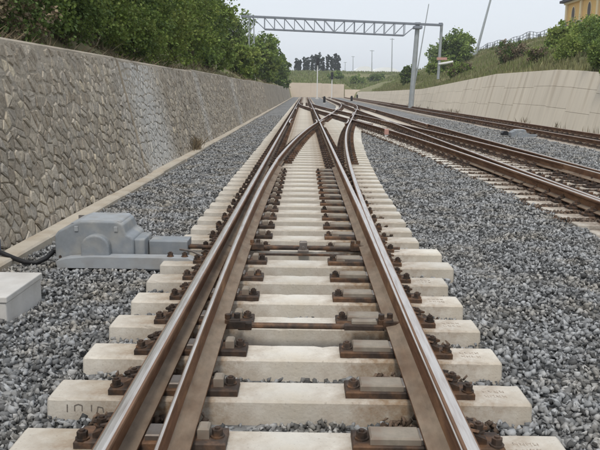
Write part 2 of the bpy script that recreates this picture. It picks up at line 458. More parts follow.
# ------------------------------------------------------------------ rails
PROF = [(-.075, 0), (.075, 0), (.075, .012), (.03, .026), (.00825, .04), (.00825, .12), (.0345, .137), (.0365, .158), (.034, .167), (.025, .1735), (.012, .1758),
        (-.012, .1758), (-.025, .1735), (-.034, .167), (-.0365, .158), (-.0345, .137), (-.00825, .12), (-.00825, .04), (-.03, .026), (-.075, .012)]
PMAT = [0, 0, 3, 3, 0, 0, 0, 2, 2, 1, 1, 1, 2, 2, 0, 0, 0, 3, 3, 0]
RAILM = ['rust', 'head', 'head_edge', 'foot']
def sweep(stations, prof_fn, pmat):
    """stations: list of (x, y, z); prof_fn(i) -> profile in (lateral, up)"""
    v = []; f = []; mi = []
    n = len(pmat)
    for i, (x, y, z) in enumerate(stations):
        a = stations[max(i - 1, 0)]; b = stations[min(i + 1, len(stations) - 1)]
        tx, ty = b[0] - a[0], b[1] - a[1]; l = math.hypot(tx, ty); tx /= l; ty /= l
        for (px, pz) in prof_fn(i):
            v.append((x + ty * px, y - tx * px, z + pz))
    for i in range(len(stations) - 1):
        for k in range(n):
            k2 = (k + 1) % n
            f.append((i * n + k, i * n + k2, (i + 1) * n + k2, (i + 1) * n + k)); mi.append(pmat[k])
    f.append(tuple(range(n - 1, -1, -1))); mi.append(0)
    f.append(tuple(range((len(stations) - 1) * n, len(stations) * n))); mi.append(0)
    return v, f, mi
def sweep_obj(name, stations, parent, prof_fn=None, pmat=PMAT, fixn=True):
    pf = prof_fn or (lambda i: PROF)
    v, f, mi = sweep(stations, pf, pmat)
    me = newmesh(name, v, f, [M[k] for k in RAILM], mi)
    bm = bmesh.new(); bm.from_mesh(me); bmesh.ops.recalc_face_normals(bm, faces=bm.faces); bm.to_mesh(me); bm.free()
    return obj(name, me, parent)
def ys(a, b, st):
    n = max(1, int(round((b - a) / st)))
    return [a + (b - a) * i / n for i in range(n + 1)]

# ------------------------------------------------------------------ sleepers and fastenings
_sl = {}
def sleeper_mesh(x0, x1, m='concrete'):
    k = (round(x0, 2), round(x1, 2), m)
    if k not in _sl:
        h, wt, wb, b = .20, .13, .15, .012
        sec = [(-wb, -h), (wb, -h), (wt, -b), (wt - b, 0), (-wt + b, 0), (-wt, -b)]
        e = .012
        rings = [(k[0], 1), (k[0] + e, 0), (k[1] - e, 0), (k[1], 1)]
        fine = m == 'concrete' and k[1] - k[0] < 5
        if fine:
            nd = int((k[1] - k[0]) / .055)
            rings = rings[:2] + [(k[0] + e + (k[1] - k[0] - 2 * e) * q / nd, 0) for q in range(1, nd)] + rings[2:]
        v = []
        for xx, sh in rings:
            for (py, pz) in sec:
                qy = py * (1 - .06 * sh); qz = pz - (.010 * sh if pz > -.1 else 0)
                if fine and pz > -.1:
                    c_ = random.random()
                    ch = random.uniform(.008, .02) if c_ < .05 else random.uniform(0, .0025)
                    if pz < 0: qy *= 1 - ch * 2.0; qz -= ch * .5
                    else: qz -= ch * .25; qy *= 1 - ch * 3.0
                v.append((xx, qy, qz))
        n = 6; f = []
        for i in range(len(rings) - 1):
            for q in range(n):
                q2 = (q + 1) % n
                f.append((i * n + q, (i + 1) * n + q, (i + 1) * n + q2, i * n + q2))
        f.append(tuple(range(n))); f.append(tuple(range(len(rings) * n - 1, (len(rings) - 1) * n - 1, -1)))
        _sl[k] = newmesh('sleeper', v, f, M[m])
    return _sl[k]

def hexnut(mb, x, y, z, r=.024, h=.026, m=0):
    mb.prism([(x + r * math.cos(math.pi / 3 * k + .3), y + r * math.sin(math.pi / 3 * k + .3)) for k in range(6)], 'z', z, z + h, m)
def bolt_mesh():
    mb = MB()
    mb.prism([(.034 * math.cos(math.pi / 5 * k), .034 * math.sin(math.pi / 5 * k)) for k in range(10)], 'z', 0, .008)
    hexnut(mb, 0, 0, .008, .026, .03)
    mb.prism([(.013 * math.cos(math.pi / 4 * k), .013 * math.sin(math.pi / 4 * k)) for k in range(8)], 'z', .038, .047)
    return mb.mesh('bolt', M['iron'])
BOLT = bolt_mesh()
def clip_pts(s):
    return [(s * .085, -.055, .03), (s * .10, -.06, .055), (s * .055, -.055, .062), (s * .04, -.03, .05), (s * .075, -.012, .066), (s * .13, -.01, .05), (s * .15, 0, .045),
            (s * .13, .01, .05), (s * .075, .012, .066), (s * .04, .03, .05), (s * .055, .055, .062), (s * .10, .06, .055), (s * .085, .055, .03)]
def clip_mesh(s):
    mb = MB(); mb.tube(clip_pts(s), .011, 5)
    mb.box(*sorted((s * .078, s * .135)), -.045, .045, 0, .03, 0, .008)
    return mb.mesh('rail_clip', M['iron'])
CLIP = {1: clip_mesh(1), -1: clip_mesh(-1)}
def plate_mesh(x0, x1, hy=.085, z1=.036):
    mb = MB(); mb.box(x0, x1, -hy, hy, .0, z1, 0, .006)
    return mb.mesh('base_plate', M['iron'])
PLATE = plate_mesh(-.20, .20)
def seat_far():
    mb = MB(); mb.box(-.25, .25, -.105, .105, 0, .036, 0, .006)
    for s in (-1, 1):
        mb.box(*sorted((s * .075, s * .16)), -.06, .06, .036, .085, 0, .012)
        mb.tube([(s * .06, -.065, .07), (s * .11, -.03, .1), (s * .11, .03, .1), (s * .06, .065, .07)], .013, 4)
        hexnut(mb, s * .115, 0, .085, .026, .04); hexnut(mb, s * .205, .04 * s, .036, .03, .04)
    return mb.mesh('base_plate', M['iron'])
SEATF = seat_far()
def fasten(parent, x, y, near):
    if near:
        obj('base_plate', PLATE, parent, (x, y, .0))
        for s in (-1, 1):
            obj('rail_clip', CLIP[s], parent, (x, y, .036))
            obj('bolt', BOLT, parent, (x + s * .118, y, .072))
    else:
        obj('base_plate', SEATF, parent, (x, y, 0))

SW_L = MB().box(-.24, .46, -.085, .085, 0, .036, 0, .006).mesh('base_plate', M['iron'])
SLIDE = MB().box(.085, .30, -.06, .06, .036, .064, 0, .006).mesh('slide_table', M['slide'])
BLK = MB().box(0, .235, -.062, .064, 0, .0345, 0, .008).mesh('bearing_block', M['block'])
LUG = MB().box(0, .055, -.04, .04, 0, .055, 0, .01).mesh('bearing_block', M['block'])
def mirror_mesh(me):
    m2 = me.copy(); m2.transform(Matrix.Scale(-1, 4, (1, 0, 0))); m2.flip_normals(); return m2
SW_R, SLIDE_R, BLK_R = mirror_mesh(SW_L), mirror_mesh(SLIDE), mirror_mesh(BLK)
BRACE = MB()
BRACE.prism([(-.075, .036), (-.16, .036), (-.16, .06), (-.10, .085), (-.035, .13), (-.02, .12), (-.06, .06)], 'y', -.05, .05)
BRACE = BRACE.mesh('rail_brace', M['iron']); BRACE_R = mirror_mesh(BRACE)
def switch_seat(parent, side, y, near):
    """stock rail plus movable switch rail on one long plate; side -1 left, +1 right"""
    x = side * RAILX
    L_ = side < 0
    obj('base_plate', SW_L if L_ else SW_R, parent, (x, y, 0))
    obj('slide_table', SLIDE if L_ else SLIDE_R, parent, (x, y, 0))
    obj('rail_brace', BRACE if L_ else BRACE_R, parent, (x, y, 0))
    j = random.uniform(-.008, .008)
    for dx, dy, z in ((-.205, -.045 + j, .036), (-.125 + j, .02, .07), (.415, j, .036)):
        o = obj('bolt', BOLT, parent, (x - side * dx, y + dy, z)); o.rotation_euler = (0, 0, random.random() * 6)
    obj('rail_clip', CLIP[side], parent, (x + side * .02, y + .03, .036))
    if L_:
        obj('bearing_block', LUG, parent, (x + .325, y, .036))
    else:
        obj('bearing_block', BLK_R, parent, (x - .345 + .17 + .03, y + j, .0361))

# ------------------------------------------------------------------ turnouts (four, mirrored)
def open_off(s):
    return .205 * max(0.0, 1 - s / 14.0) ** 1.3

def build_turnout(fx, fy, name_label, first, dz):
    """fx: 0 / 1 mirror across the pair of tracks, fy: mirror along the track; local coordinates as for the near left turnout"""
    def T(x, y, z):
        return ((D - x) if fx else x, (Y_END - y) if fy else y, z + dz)
    t = empty('railway_turnout', T(0, Y_TOE, 0)[:2] + (0,), name_label, 'railway turnout', 'four turnouts of the scissors crossover')
    t.location = (0, 0, 0)
    y0 = -2.0
    yE = Y_TOE + 36.0
    far = fy
    st = 1.2 if not far else 3.0
    z = ZSEAT
    sgn = (-1 if fx else 1) * (-1 if fy else 1)       # handedness of swept lateral
    def so(name, pts, pf=None, pm=PMAT):
        pts = [T(*p) for p in pts]
        if pf:
            g = (lambda i: [(q[0] * (sgn), q[1]) for q in pf(i)])
        else:
            g = None
        return sweep_obj(name, pts, t, g, pm)
    so('stock_rail', [(-RAILX, y, z) for y in ys(y0, yE, 6)])
    so('stock_rail', [(RAILX + dv(y - Y_TOE), y, z) for y in ys(y0, yE, st)])
    # switch rails: thin planed blade at the toe, full head later; low foot on the slide tables, wide towards the middle
    def blade(w, side, drop):
        """side +1: foot reaches to negative lateral (right-hand rail), head from gauge face 0 outwards to w"""
        zt = .152 - drop
        L = [(-.092, 0), (.02, 0), (.02, .016), (.02, .03), (max(.012, w * .55), .045), (max(.012, w * .55), .105), (w, .118), (w, .136), (w * .97, zt - .007), (w * .85, zt - .002), (w * .65, zt),
             (w * .35, zt), (w * .15, zt - .002), (w * .03, zt - .008), (0, .136), (0, .118), (-.002, .105), (-.004, .045), (-.03, .028), (-.092, .014)]
        return [(side * a, b) for a, b in L]
    yh = Y_TOE + 12.6
    sr = ys(Y_TOE - .15, yh, st)
    # straight switch rail (closed against the right stock rail)
    def pr(i):
        s = sr[i] - Y_TOE
        w = max(.012, min(.07, dv(s) + .012))
        return blade(w, 1, .020 * max(0, 1 - s / 4.0))
    xg = lambda s: .7175 - .012 * max(0, 1 - s / 7.0)
    pm2 = list(PMAT)
    so('switch_rail', [(xg(y - Y_TOE), y, ZSEAT + .0241) for y in sr], pr, pm2)
    # curved switch rail (standing open on the left)
    def pl(i):
        s = sr[i] - Y_TOE
        w = max(.016, min(.07, .016 + .007 * s))
        return blade(w, -1, .012 * max(0, 1 - s / 4.0))
    so('switch_rail', [(-.7175 + dv(y - Y_TOE) + open_off(y - Y_TOE), y, ZSEAT + .0241) for y in sr], pl, pm2)
    # closure rails up to the crossing nose
    yF = Y_TOE + S1 + (1.435 - OFF1) / SL
    yb = yF - .55
    fl = .046 + .036
    def wing_str(y):            # incoming straight rail, then bends along the diverging route
        if y < yb: return RAILX
        return max(RAILX, 0) + 0 if y < yb else RAILX + max(0.0, (-.7175 + dv(y - Y_TOE)) + fl - RAILX)
    def wing_div(y):
        xd = -RAILX + dv(y - Y_TOE)
        return min(xd, .7175 - fl)
    so('closure_rail', [(RAILX, y, z) for y in ys(yh + .005, yb, 4)] + [(wing_str(y), y, z) for y in (yb + .35, yF + .3, yF + .9, yF + 1.6)] + [(wing_str(yF + 2.2) + .05, yF + 2.2, z)])
    so('closure_rail', [(wing_div(y), y, z) for y in ys(yh + .005, yF + 1.6, st)] + [(.7175 - fl - .05, yF + 2.2, z)])
    # crossing nose: a solid V that opens into two rails
    mb = MB()
    yv = yF + 2.0
    xl, xr = .7175, .7875
    q = dv(yv - Y_TOE) - 1.435
    poly = [(.7175 + .004, yF + .15), (.7175 + .016, yF + .15), (.7175 + q + .002, yv), (.7175 + q - .07, yv + .0), (.7875, yv), (.7175, yv)]
    poly = [(.7195, yF + .15), (.7315, yF + .15), (.7175 + max(q, .075), yv), (.7175, yv)]
    v = [T(a, b, z + .02) for a, b in poly] + [T(a, b, z + RAILH - .001) for a, b in poly]
    mb.add(v, [(0, 3, 2, 1), (0, 1, 5, 4), (1, 2, 6, 5), (2, 3, 7, 6), (3, 0, 4, 7)], 0).add(v, [(4, 5, 6, 7)], 1)
    o = mb.build('crossing_nose', [M['rust'], M['head']], t)
    so('crossing_rail', [(RAILX, y, z) for y in ys(yv + .005, yE, 3)])
    so('crossing_rail', [(-RAILX + dv(y - Y_TOE), y, z + .0015) for y in ys(yv + .005, yE, 3)])
    # check rails
    def chk(y): 
        e = max(0, abs(y - yF - .4) - 1.6)
        return .045 + .036 + e * .09
    so('check_rail', [(-.7175 + chk(y), y, z + .01) for y in ys(yF - 1.9, yF + 2.7, .45)])
    so('check_rail', [(.7175 + dv(y - Y_TOE) - chk(y), y, z + .011) for y in ys(yF - 1.9, yF + 2.7, .45)])
    # sleepers with their fastenings
    k0 = -8
    for k in range(k0, 400):
        yc = 3.74 + .6 * k
        if yc > yE - 6.9: break
        if far and yc < 0: continue
        s = yc - Y_TOE
        xr = 1.29 + dv(s)
        xl_ = -1.3
        if k in (5, 6) and not far: xr = 1.48
        near = (not fx) and (not fy)
        p = T(0, yc, 0)
        jit = random.uniform(-.012, .012) if k not in (5, 6) else 0
        a, b = (xl_ + jit, xr + jit)
        if fx: a, b = D - b, D - a
        o = obj('sleeper', sleeper_mesh(a, b, 'concrete_rusty' if fx else 'concrete'), t, (0, p[1], 0))
        o.rotation_euler = (0, 0, random.uniform(-.004, .004))
        SLEEP.append((a, b, p[1]))
        if s < 12.6:
            if near and s > -1.2:
                if k not in (5, 6) or True:
                    switch_seat(o, -1, 0, True); switch_seat(o, 1, 0, True)
            else:
                for x in (-RAILX - .03, -RAILX + .36, RAILX - .36, RAILX + .03):
                    obj('base_plate', SEATF, o, ((D - x) if fx else x, 0, 0))
        else:
            xs = [-RAILX, -RAILX + dv(s), RAILX, RAILX + dv(s)]
            xs2 = []
            for x in sorted(xs):
                if not xs2 or x - xs2[-1] > .27: xs2.append(x)
            for x in xs2:
                obj('base_plate', SEATF, o, ((D - x) if fx else x, 0, 0))
    return t
SLEEP = []
turnA = build_turnout(0, 0, 'near turnout in the foreground with open left switch rail and throw rods', True, 0)
turnB = build_turnout(1, 0, 'rusty turnout on the second track, at right beyond the ballast strip', False, .0025)
turnA2 = build_turnout(0, 1, 'far turnout on the straight track beyond the diamond crossing', False, .005)
turnB2 = build_turnout(1, 1, 'far turnout on the second track, under the gantry', False, .0075)

# diamond crossing between the four turnouts, carried on long through sleepers
dia = empty('diamond_crossing', (0, 0, 0), 'diamond crossing of dark rails in the middle of the scissors crossover', 'rail crossing')
ya, yb_ = Y_TOE + 36.005, Y_END - Y_TOE - 36.005
for sgn in (-1, 1):
    sweep_obj('stock_rail', [(0 + sgn * RAILX, y, ZSEAT) for y in ys(ya, yb_, 8)], dia)
    sweep_obj('stock_rail', [(D + sgn * RAILX, y, ZSEAT) for y in ys(ya, yb_, 8)], dia)
    def xa(y): return dv(y - Y_TOE) if y < Y_MID else D - dv(Y_END - Y_TOE - y)
    sweep_obj('crossing_rail', [(xa(y) + sgn * RAILX, y, ZSEAT + .0035) for y in ys(ya, yb_, 2)], dia)
    sweep_obj('crossing_rail', [(D - xa(y) + sgn * RAILX, y, ZSEAT + .001) for y in ys(ya, yb_, 2)], dia)
    sweep_obj('check_rail', [(xa(y) + sgn * (RAILX - .08), y, ZSEAT + .013) for y in ys(Y_MID - 3.5, Y_MID + 3.5, 1)], dia)
    sweep_obj('check_rail', [(D - xa(y) + sgn * (RAILX - .08), y, ZSEAT + .011) for y in ys(Y_MID - 3.5, Y_MID + 3.5, 1)], dia)
yc = 3.74 + .6 * 46
k = 0
yl = Y_TOE + 36 - 6.9
while yc < yl: yc += .6
while yc < Y_END - yl + .01:
    o = obj('sleeper', sleeper_mesh(-1.3, D + 1.3), dia, (0, yc, 0))
    SLEEP.append((-1.3, D + 1.3, yc))
    xs = [-RAILX, RAILX, D - RAILX, D + RAILX] + [xa(yc) + s * RAILX for s in (-1, 1)] + [D - xa(yc) + s * RAILX for s in (-1, 1)]
    keep = []
    for x in sorted(xs):
        if not keep or x - keep[-1] > .27: keep.append(x)
    for x in keep:
        obj('base_plate', SEATF, o, (x, 0, 0))
    yc += .6

# plain tracks
def plain_track(xc, y0, y1, label, plates_to):
    t = empty('railway_track', (0, 0, 0), label, 'railway track')
    for s in (-1, 1):
        sweep_obj('rail', [(xc + s * RAILX, y, ZSEAT) for y in ys(y0, y1, 15)], t)
    y = y0 + .3
    me = sleeper_mesh(-1.3, 1.3, 'concrete_rusty')
    while y < y1 - .2:
        o = obj('sleeper', me, t, (xc, y, 0))
        SLEEP.append((xc - 1.3, xc + 1.3, y))
        if y < plates_to:
            for s in (-1, 1): obj('base_plate', SEATF, o, (s * RAILX, 0, 0))
        y += .6 if y < 120 else 1.2
    return t
plain_track(XC, 8, 172, 'third railway track running along the foot of the pale concrete wall', 90)
plain_track(0, Y_END + 2.005, 172, 'straight track continuing to the far wall beyond the crossover', 130)
plain_track(D, Y_END + 2.005, 172, 'second track continuing away beyond the far turnout', 130)

# stretcher bar and throw rods between the switch rails
swl = lambda y: -.7175 + dv(y - Y_TOE) + open_off(y - Y_TOE)
def rod_bracket(mb, x, y, z):
    mb.box(x - .05, x + .05, y - .03, y + .03, z - .03, z + .04, 0, .008)
    mb.box(x - .02, x + .09, y - .045, y - .03, z - .025, z + .03, 0, .005)
    hexnut(mb, x - .03, y - .01, z + .04, .022, .03); hexnut(mb, x + .03, y + .01, z + .04, .022, .03)
yr = 4.68
xl0, xr0 = swl(yr) + .11, .7175 - .11
rod = empty('stretcher_bar', (0, 0, 0), 'dark stretcher bar with bolted brackets linking the two switch rails', 'rod')
rod.location = (0, yr, 0)
mb = MB(); mb.tube([(xl0 + .12, 0, .062), (xr0 - .26, 0, .062)], .021, 10); mb.build('bar', M['iron'], rod)
mb = MB(); mb.box(xr0 - .27, xr0 + .0, -.036, .026, .046, .083, 0, .006); mb.build('flat_end', M['iron'], rod)
mb = MB(); rod_bracket(mb, xl0 + .02, 0, .072); mb.box(xl0 + .06, xl0 + .15, -.03, .03, .036, .09, 0, .008); mb.build('bracket', M['iron'], rod)
mb = MB(); rod_bracket(mb, xr0 + .01, 0, .085); mb.build('bracket', M['iron'], rod)
mb = MB(); mb.box(xr0 - .22, xr0 - .05, -.02, .04, .0855, .11, 0, .006); mb.build('bearing_block', M['block'], rod)
yr = 7.2
xl0, xr0 = swl(yr) + .11, .7175 - .11
rod = empty('throw_rod', (0, yr, 0), 'dark throw rod with central grey bracket running from the switch machine', 'rod')
mb = MB(); mb.tube([(-1.35, .0, .045), (xr0 + .06, 0, .045)], .020, 8); mb.build('bar', M['iron'], rod)
mb = MB(); mb.tube([(-1.3, .11, .035), (xr0 + .45, .11, .035)], .016, 8); mb.build('detector_rod', M['iron'], rod)
mb = MB(); mb.box(.0, .11, -.10, .05, .02, .045, 0, .006); mb.box(.015, .095, -.03, .03, .045, .12, 0, .012); mb.tube([(.055, -.09, .06), (.055, .12, .06)], .018, 8)
mb.build('bracket', M['slide'], rod)
for xx in (xl0 + .02, xr0 - .02):
    mb = MB(); rod_bracket(mb, xx, 0, .06); mb.build('bracket', M['iron'], rod)
mb = MB(); mb.box(-.42, .5, -.19, -.165, .008, .03, 0, .004); mb.box(-.38, .52, .16, .185, .006, .026, 0, .004); mb.build('flat_bar', M['iron'], rod)

# marks on the sleepers
def strokes(name, parent, polys, m, z, r=.004):
    mb = MB()
    for pl_ in polys:
        for a, b in zip(pl_, pl_[1:]):
            d = Vector((b[0] - a[0], b[1] - a[1])); n = Vector((-d.y, d.x)).normalized() * r
            q = [(a[0] + n.x, a[1] + n.y), (a[0] - n.x, a[1] - n.y), (b[0] - n.x, b[1] - n.y), (b[0] + n.x, b[1] + n.y)]
            if z is None:
                fa = lambda zz: -(.13 + (-zz - .012) / .188 * .02)
                mb.add([(p[0], fa(p[1]) - .0015, p[1]) for p in q] + [(p[0], fa(p[1]) + .002, p[1]) for p in q], [(0, 1, 2, 3), (7, 6, 5, 4), (0, 4, 5, 1), (1, 5, 6, 2), (2, 6, 7, 3), (3, 7, 4, 0)])
            else: mb.prism(q, 'z', z, z + .0012)
    return mb.build(name, M[m], parent)
near_sl = [o for o in turnA.children if o.name.startswith('sleeper')]
for o in near_sl:
    y = o.location.y
    if 2.5 < y < 6.2:
        ps = []
        rr = random.Random(int(y * 100))
        for row in (0, 1):
            xx = 1.06
            for c in range(4):
                yy = .045 - row * .06
                h = .03
                ps.append([(xx, yy), (xx + rr.uniform(.0, .018), yy - h * rr.uniform(.6, 1))])
                ps.append([(xx, yy - h * rr.uniform(0, 1)), (xx + .02, yy - h * rr.uniform(0, 1))])
                if rr.random() < .6: ps.append([(xx + .02, yy), (xx + .02, yy - h)])
                xx += .032
        strokes('stamp_mark', o, ps, 'stamp', .0006, .0022)
    if 3.6 < y < 3.9:
        strokes('chalk_mark', o, [[(-1.20, -.035), (-1.20, -.075)], [(-1.16, -.07), (-1.16, -.04), (-1.14, -.033), (-1.12, -.04), (-1.12, -.07)], [(-1.07, -.035), (-1.07, -.07)], [(-1.04, -.075), (-1.035, -.045), (-1.01, -.05), (-1.005, -.075)]], 'ink', None, .0028)

# ------------------------------------------------------------------ kerb and left stone wall
mb = MB()
yy = -4.0
while yy < 165:
    L_ = random.uniform(2.6, 3.4) if yy < 60 else 20
    jx = random.uniform(-.012, .012)
    mb.box(-3.06 + jx, -2.83 + jx, yy, yy + L_ - .012, -.2, -.035 + random.uniform(-.008, .008), 0, .02)
    yy += L_
tag(mb.build('kerb', M['kerb']), kind='structure')

WALL = empty('stone_retaining_wall', (0, 0, 0), 'long sloping grey-brown rubble stone retaining wall along the left side', 'wall')
WX0, WZ0, WX1, WZ1 = -3.08, -.16, -3.66, 2.2
JOINTS = [14.35, 23.8, 35.0, 48.0, 64.0, 82.0, 110.0, 140.0]
def wall_off(y):       # each bay of the wall is set slightly differently
    k = sum(1 for j in JOINTS if y > j)
    return [0, .035, .01, .03, .0, .02, .0, .02, .0][k], [0, -.03, .02, -.02, .03, 0, .02, 0, 0][k]
def wp(y, v, out=0.0):
    """v 0..1 up the face, out = metres proud"""
    off, dz = wall_off(y)
    nx_, nz_ = .971, .239
    h = WZ1 - WZ0 + dz
    return (WX0 + (WX1 - WX0) * v + (out + off) * nx_, y, WZ0 + h * v + out * nz_)
edges = [-3.0] + JOINTS + [165.0]
for a, b in zip(edges, edges[1:]):
    e = 1e-3
    n = max(2, int((b - a) / 2.5))
    mb = MB(); v = []
    for i in range(n + 1):
        y = a + .02 + (b - a - .04) * i / n
        yq = min(max(y, a + e), b - e)
        off, dz = wall_off(yq)
        bump = random.uniform(-.02, .02)
        off += .012
        for (x, z_) in ((WX0 + off, WZ0 - .1), (WX1 + off, WZ1 + dz), (WX1 + off - .05, WZ1 + dz + .035 + bump * .5), (WX1 + off - .38, WZ1 + dz + .03), (WX1 - .42, WZ1 - .3), (WX0 - .45, WZ0 - .1)):
            v.append((x, y, z_))
    f = []
    for i in range(n):
        for q in range(6):
            q2 = (q + 1) % 6
            f.append((i * 6 + q, i * 6 + q2, (i + 1) * 6 + q2, (i + 1) * 6 + q))
    f += [tuple(range(5, -1, -1)), tuple(range(n * 6, n * 6 + 6))]
    mb.add(v, f); mb.build('wall_body', M['mortar'], WALL)

def voronoi_cells(u0, u1, v0, v1, cu, cv, shear, jit=.5):
    nu = max(1, int((u1 - u0) / cu)); nv = max(1, int(round((v1 - v0) / cv)))
    cu = (u1 - u0) / nu; cv = (v1 - v0) / nv
    seeds = {}
    for i in range(-2, nu + 2):
        for j in range(-2, nv + 2):
            sx = u0 + (i + .5 + random.uniform(-jit, jit) + (.5 if j % 2 else 0)) * cu
            sv = v0 + (j + .5 + random.uniform(-jit, jit)) * cv
            seeds[(i, j)] = (sx + shear * (sv - v0), sv)
    def clip(poly, px, py, nx_, ny_):
        out = []
        for k in range(len(poly)):
            a = poly[k]; b = poly[(k + 1) % len(poly)]
            da = (a[0] - px) * nx_ + (a[1] - py) * ny_; db = (b[0] - px) * nx_ + (b[1] - py) * ny_
            if da <= 0: out.append(a)
            if (da < 0 < db) or (db < 0 < da):
                t = da / (da - db); out.append((a[0] + (b[0] - a[0]) * t, a[1] + (b[1] - a[1]) * t))
        return out
    cells = []
    for (i, j), (sx, sv) in seeds.items():
        poly = [(sx - 3 * cu, sv - 3 * cv), (sx + 3 * cu, sv - 3 * cv), (sx + 3 * cu, sv + 3 * cv), (sx - 3 * cu, sv + 3 * cv)]
        for di in range(-2, 3):
            for dj in range(-2, 3):
                if (di or dj) and (i + di, j + dj) in seeds:
                    ox, oy = seeds[(i + di, j + dj)]
                    poly = clip(poly, (sx + ox) / 2, (sv + oy) / 2, ox - sx, oy - sv)
                    if len(poly) < 3: break
            if len(poly) < 3: break
        for (px, py, nx_, ny_) in ((u0, 0, -1, 0), (u1, 0, 1, 0), (0, v0, 0, -1), (0, v1, 0, 1)):
            if len(poly) >= 3: poly = clip(poly, px, py, nx_, ny_)
        if len(poly) >= 3:
            A = abs(sum(poly[k][0] * poly[(k + 1) % len(poly)][1] - poly[(k + 1) % len(poly)][0] * poly[k][1] for k in range(len(poly)))) / 2
            if A > .004: cells.append(poly)
    return cells
HW = math.hypot(WX1 - WX0, WZ1 - WZ0)
stones = []
for a, b in zip(edges, edges[1:]):
    if a > 62: break
    cu, cv = (.135, .165) if a < 30 else (.20, .22)
    for poly in voronoi_cells(max(a, 5.0) + .03, min(b, 64) - .03, .06, HW - .02, cu, cv, -.14):
        cx = sum(p[0] for p in poly) / len(poly); cy = sum(p[1] for p in poly) / len(poly)
        # straighten tiny edges, shrink for the joint
        pp = [p for k, p in enumerate(poly) if math.dist(p, poly[k - 1]) > .018]
        if len(pp) < 3: continue
        g = random.uniform(.008, .022)
        proud = random.choice((.012, .013, .015, .018, .021, .026)) * random.uniform(.85, 1.2)
        bev = random.uniform(.012, .035)
        tx, ty = random.uniform(-.04, .04), random.uniform(-.04, .04)
        def shr(p, q):
            d = math.hypot(p[0] - cx, p[1] - cy); s = max(.3, 1 - q / max(d, .03)); return (cx + (p[0] - cx) * s, cy + (p[1] - cy) * s)
        e0 = [shr(p, g) for p in pp]; e1 = [shr(p, g + bev) for p in pp]
        ym = min(max(cx, a + .01), b - .01)
        V = []
        for p in e0: V.append(wp(p[0], p[1] / HW, -.02) if False else wp(ym, p[1] / HW, -.02)[:1] + (p[0],) + wp(ym, p[1] / HW, -.02)[2:])
        for p in e0:
            q = wp(ym, p[1] / HW, proud * .5); V.append((q[0], p[0], q[2]))
        for p in e1:
            q = wp(ym, p[1] / HW, proud + (p[0] - cx) * tx + (p[1] - cy) * ty); V.append((q[0], p[0], q[2]))
        n = len(pp)
        F = [tuple(range(2 * n, 3 * n))]
        for k in range(n):
            k2 = (k + 1) % n
            F += [(k, k2, n + k2, n + k), (n + k, n + k2, 2 * n + k2, 2 * n + k)]
        A = abs(sum(pp[k][0] * pp[(k + 1) % n][1] - pp[(k + 1) % n][0] * pp[k][1] for k in range(n))) / 2
        stones.append((A / max(ym, 6) ** 3 if ym > 8.0 else 0, V, F))
stones.sort(key=lambda s: -s[0])
rest = MB()
for i, (k, V, F) in enumerate(stones):
    if i < 300:
        me = newmesh('stone', V, F, M['stone']); o = obj('stone', me, WALL)
    else:
        rest.add(V, F)
o = obj('rubble_stones', newmesh('rubble_stones', rest.v, rest.f, M['stone']), WALL); tag(o, kind='stuff')
# stones' random tone comes per island; single stones get theirs from the same node (one island each) plus position noise

# ------------------------------------------------------------------ right concrete wall
RW = empty('concrete_retaining_wall', (0, 0, 0), 'long pale beige sloping concrete retaining wall behind the third track', 'wall')
def rwp(y, v, out=0.0):
    t = lerp_tab(y, WALLR_TOP)
    return (12.3 + .72 * v * (t + .16) / 3.0 - out * .97, y, -.16 + (t + .16) * v + out * .24)
rys = ys(17, 176, 3.0)
mb = MB(); v = []
for y in rys:
    t = lerp_tab(y, WALLR_TOP)
    a = rwp(y, 0, -.05); b = rwp(y, 1, -.05)
    v += [(a[0], y, -.3), (b[0], y, b[2]), (b[0] + .35, y, b[2] - .01), (b[0] + .35, y, b[2] - .4), (12.8, y, -.3)]
f = []
for i in range(len(rys) - 1):
    for q in range(5):
        q2 = (q + 1) % 5
        f.append((i * 5 + q, i * 5 + q2, (i + 1) * 5 + q2, (i + 1) * 5 + q))
f += [(4, 3, 2, 1, 0), tuple(range((len(rys) - 1) * 5, len(rys) * 5))]
mb.add(v, f); mb.build('wall_body', M['wallc_joint'], RW)
rr = random.Random(3)
for i in range(len(rys) - 1):
    y0, y1 = rys[i] + .006, rys[i + 1] - .006
    cuts = [0, .36 + rr.uniform(-.03, .03), .70 + rr.uniform(-.03, .03), 1.0]
    for a, b in zip(cuts, cuts[1:]):
        pr_ = rr.uniform(.0, .010)
        ts = -.05
        V = []
        for (y, vv) in ((y0, a + .0022), (y1, a + .0022), (y1, b - .0022), (y0, b - .0022)): V.append(rwp(y, vv, pr_))
        for (y, vv) in ((y0, a + .0022), (y1, a + .0022), (y1, b - .0022), (y0, b - .0022)): V.append(rwp(y, vv, ts - .02))
        F = [(0, 1, 2, 3), (4, 7, 6, 5), (0, 4, 5, 1), (1, 5, 6, 2), (2, 6, 7, 3), (3, 7, 4, 0)]
        mb = MB(); mb.add(V, F); mb.build('panel', M['wallc'], RW)
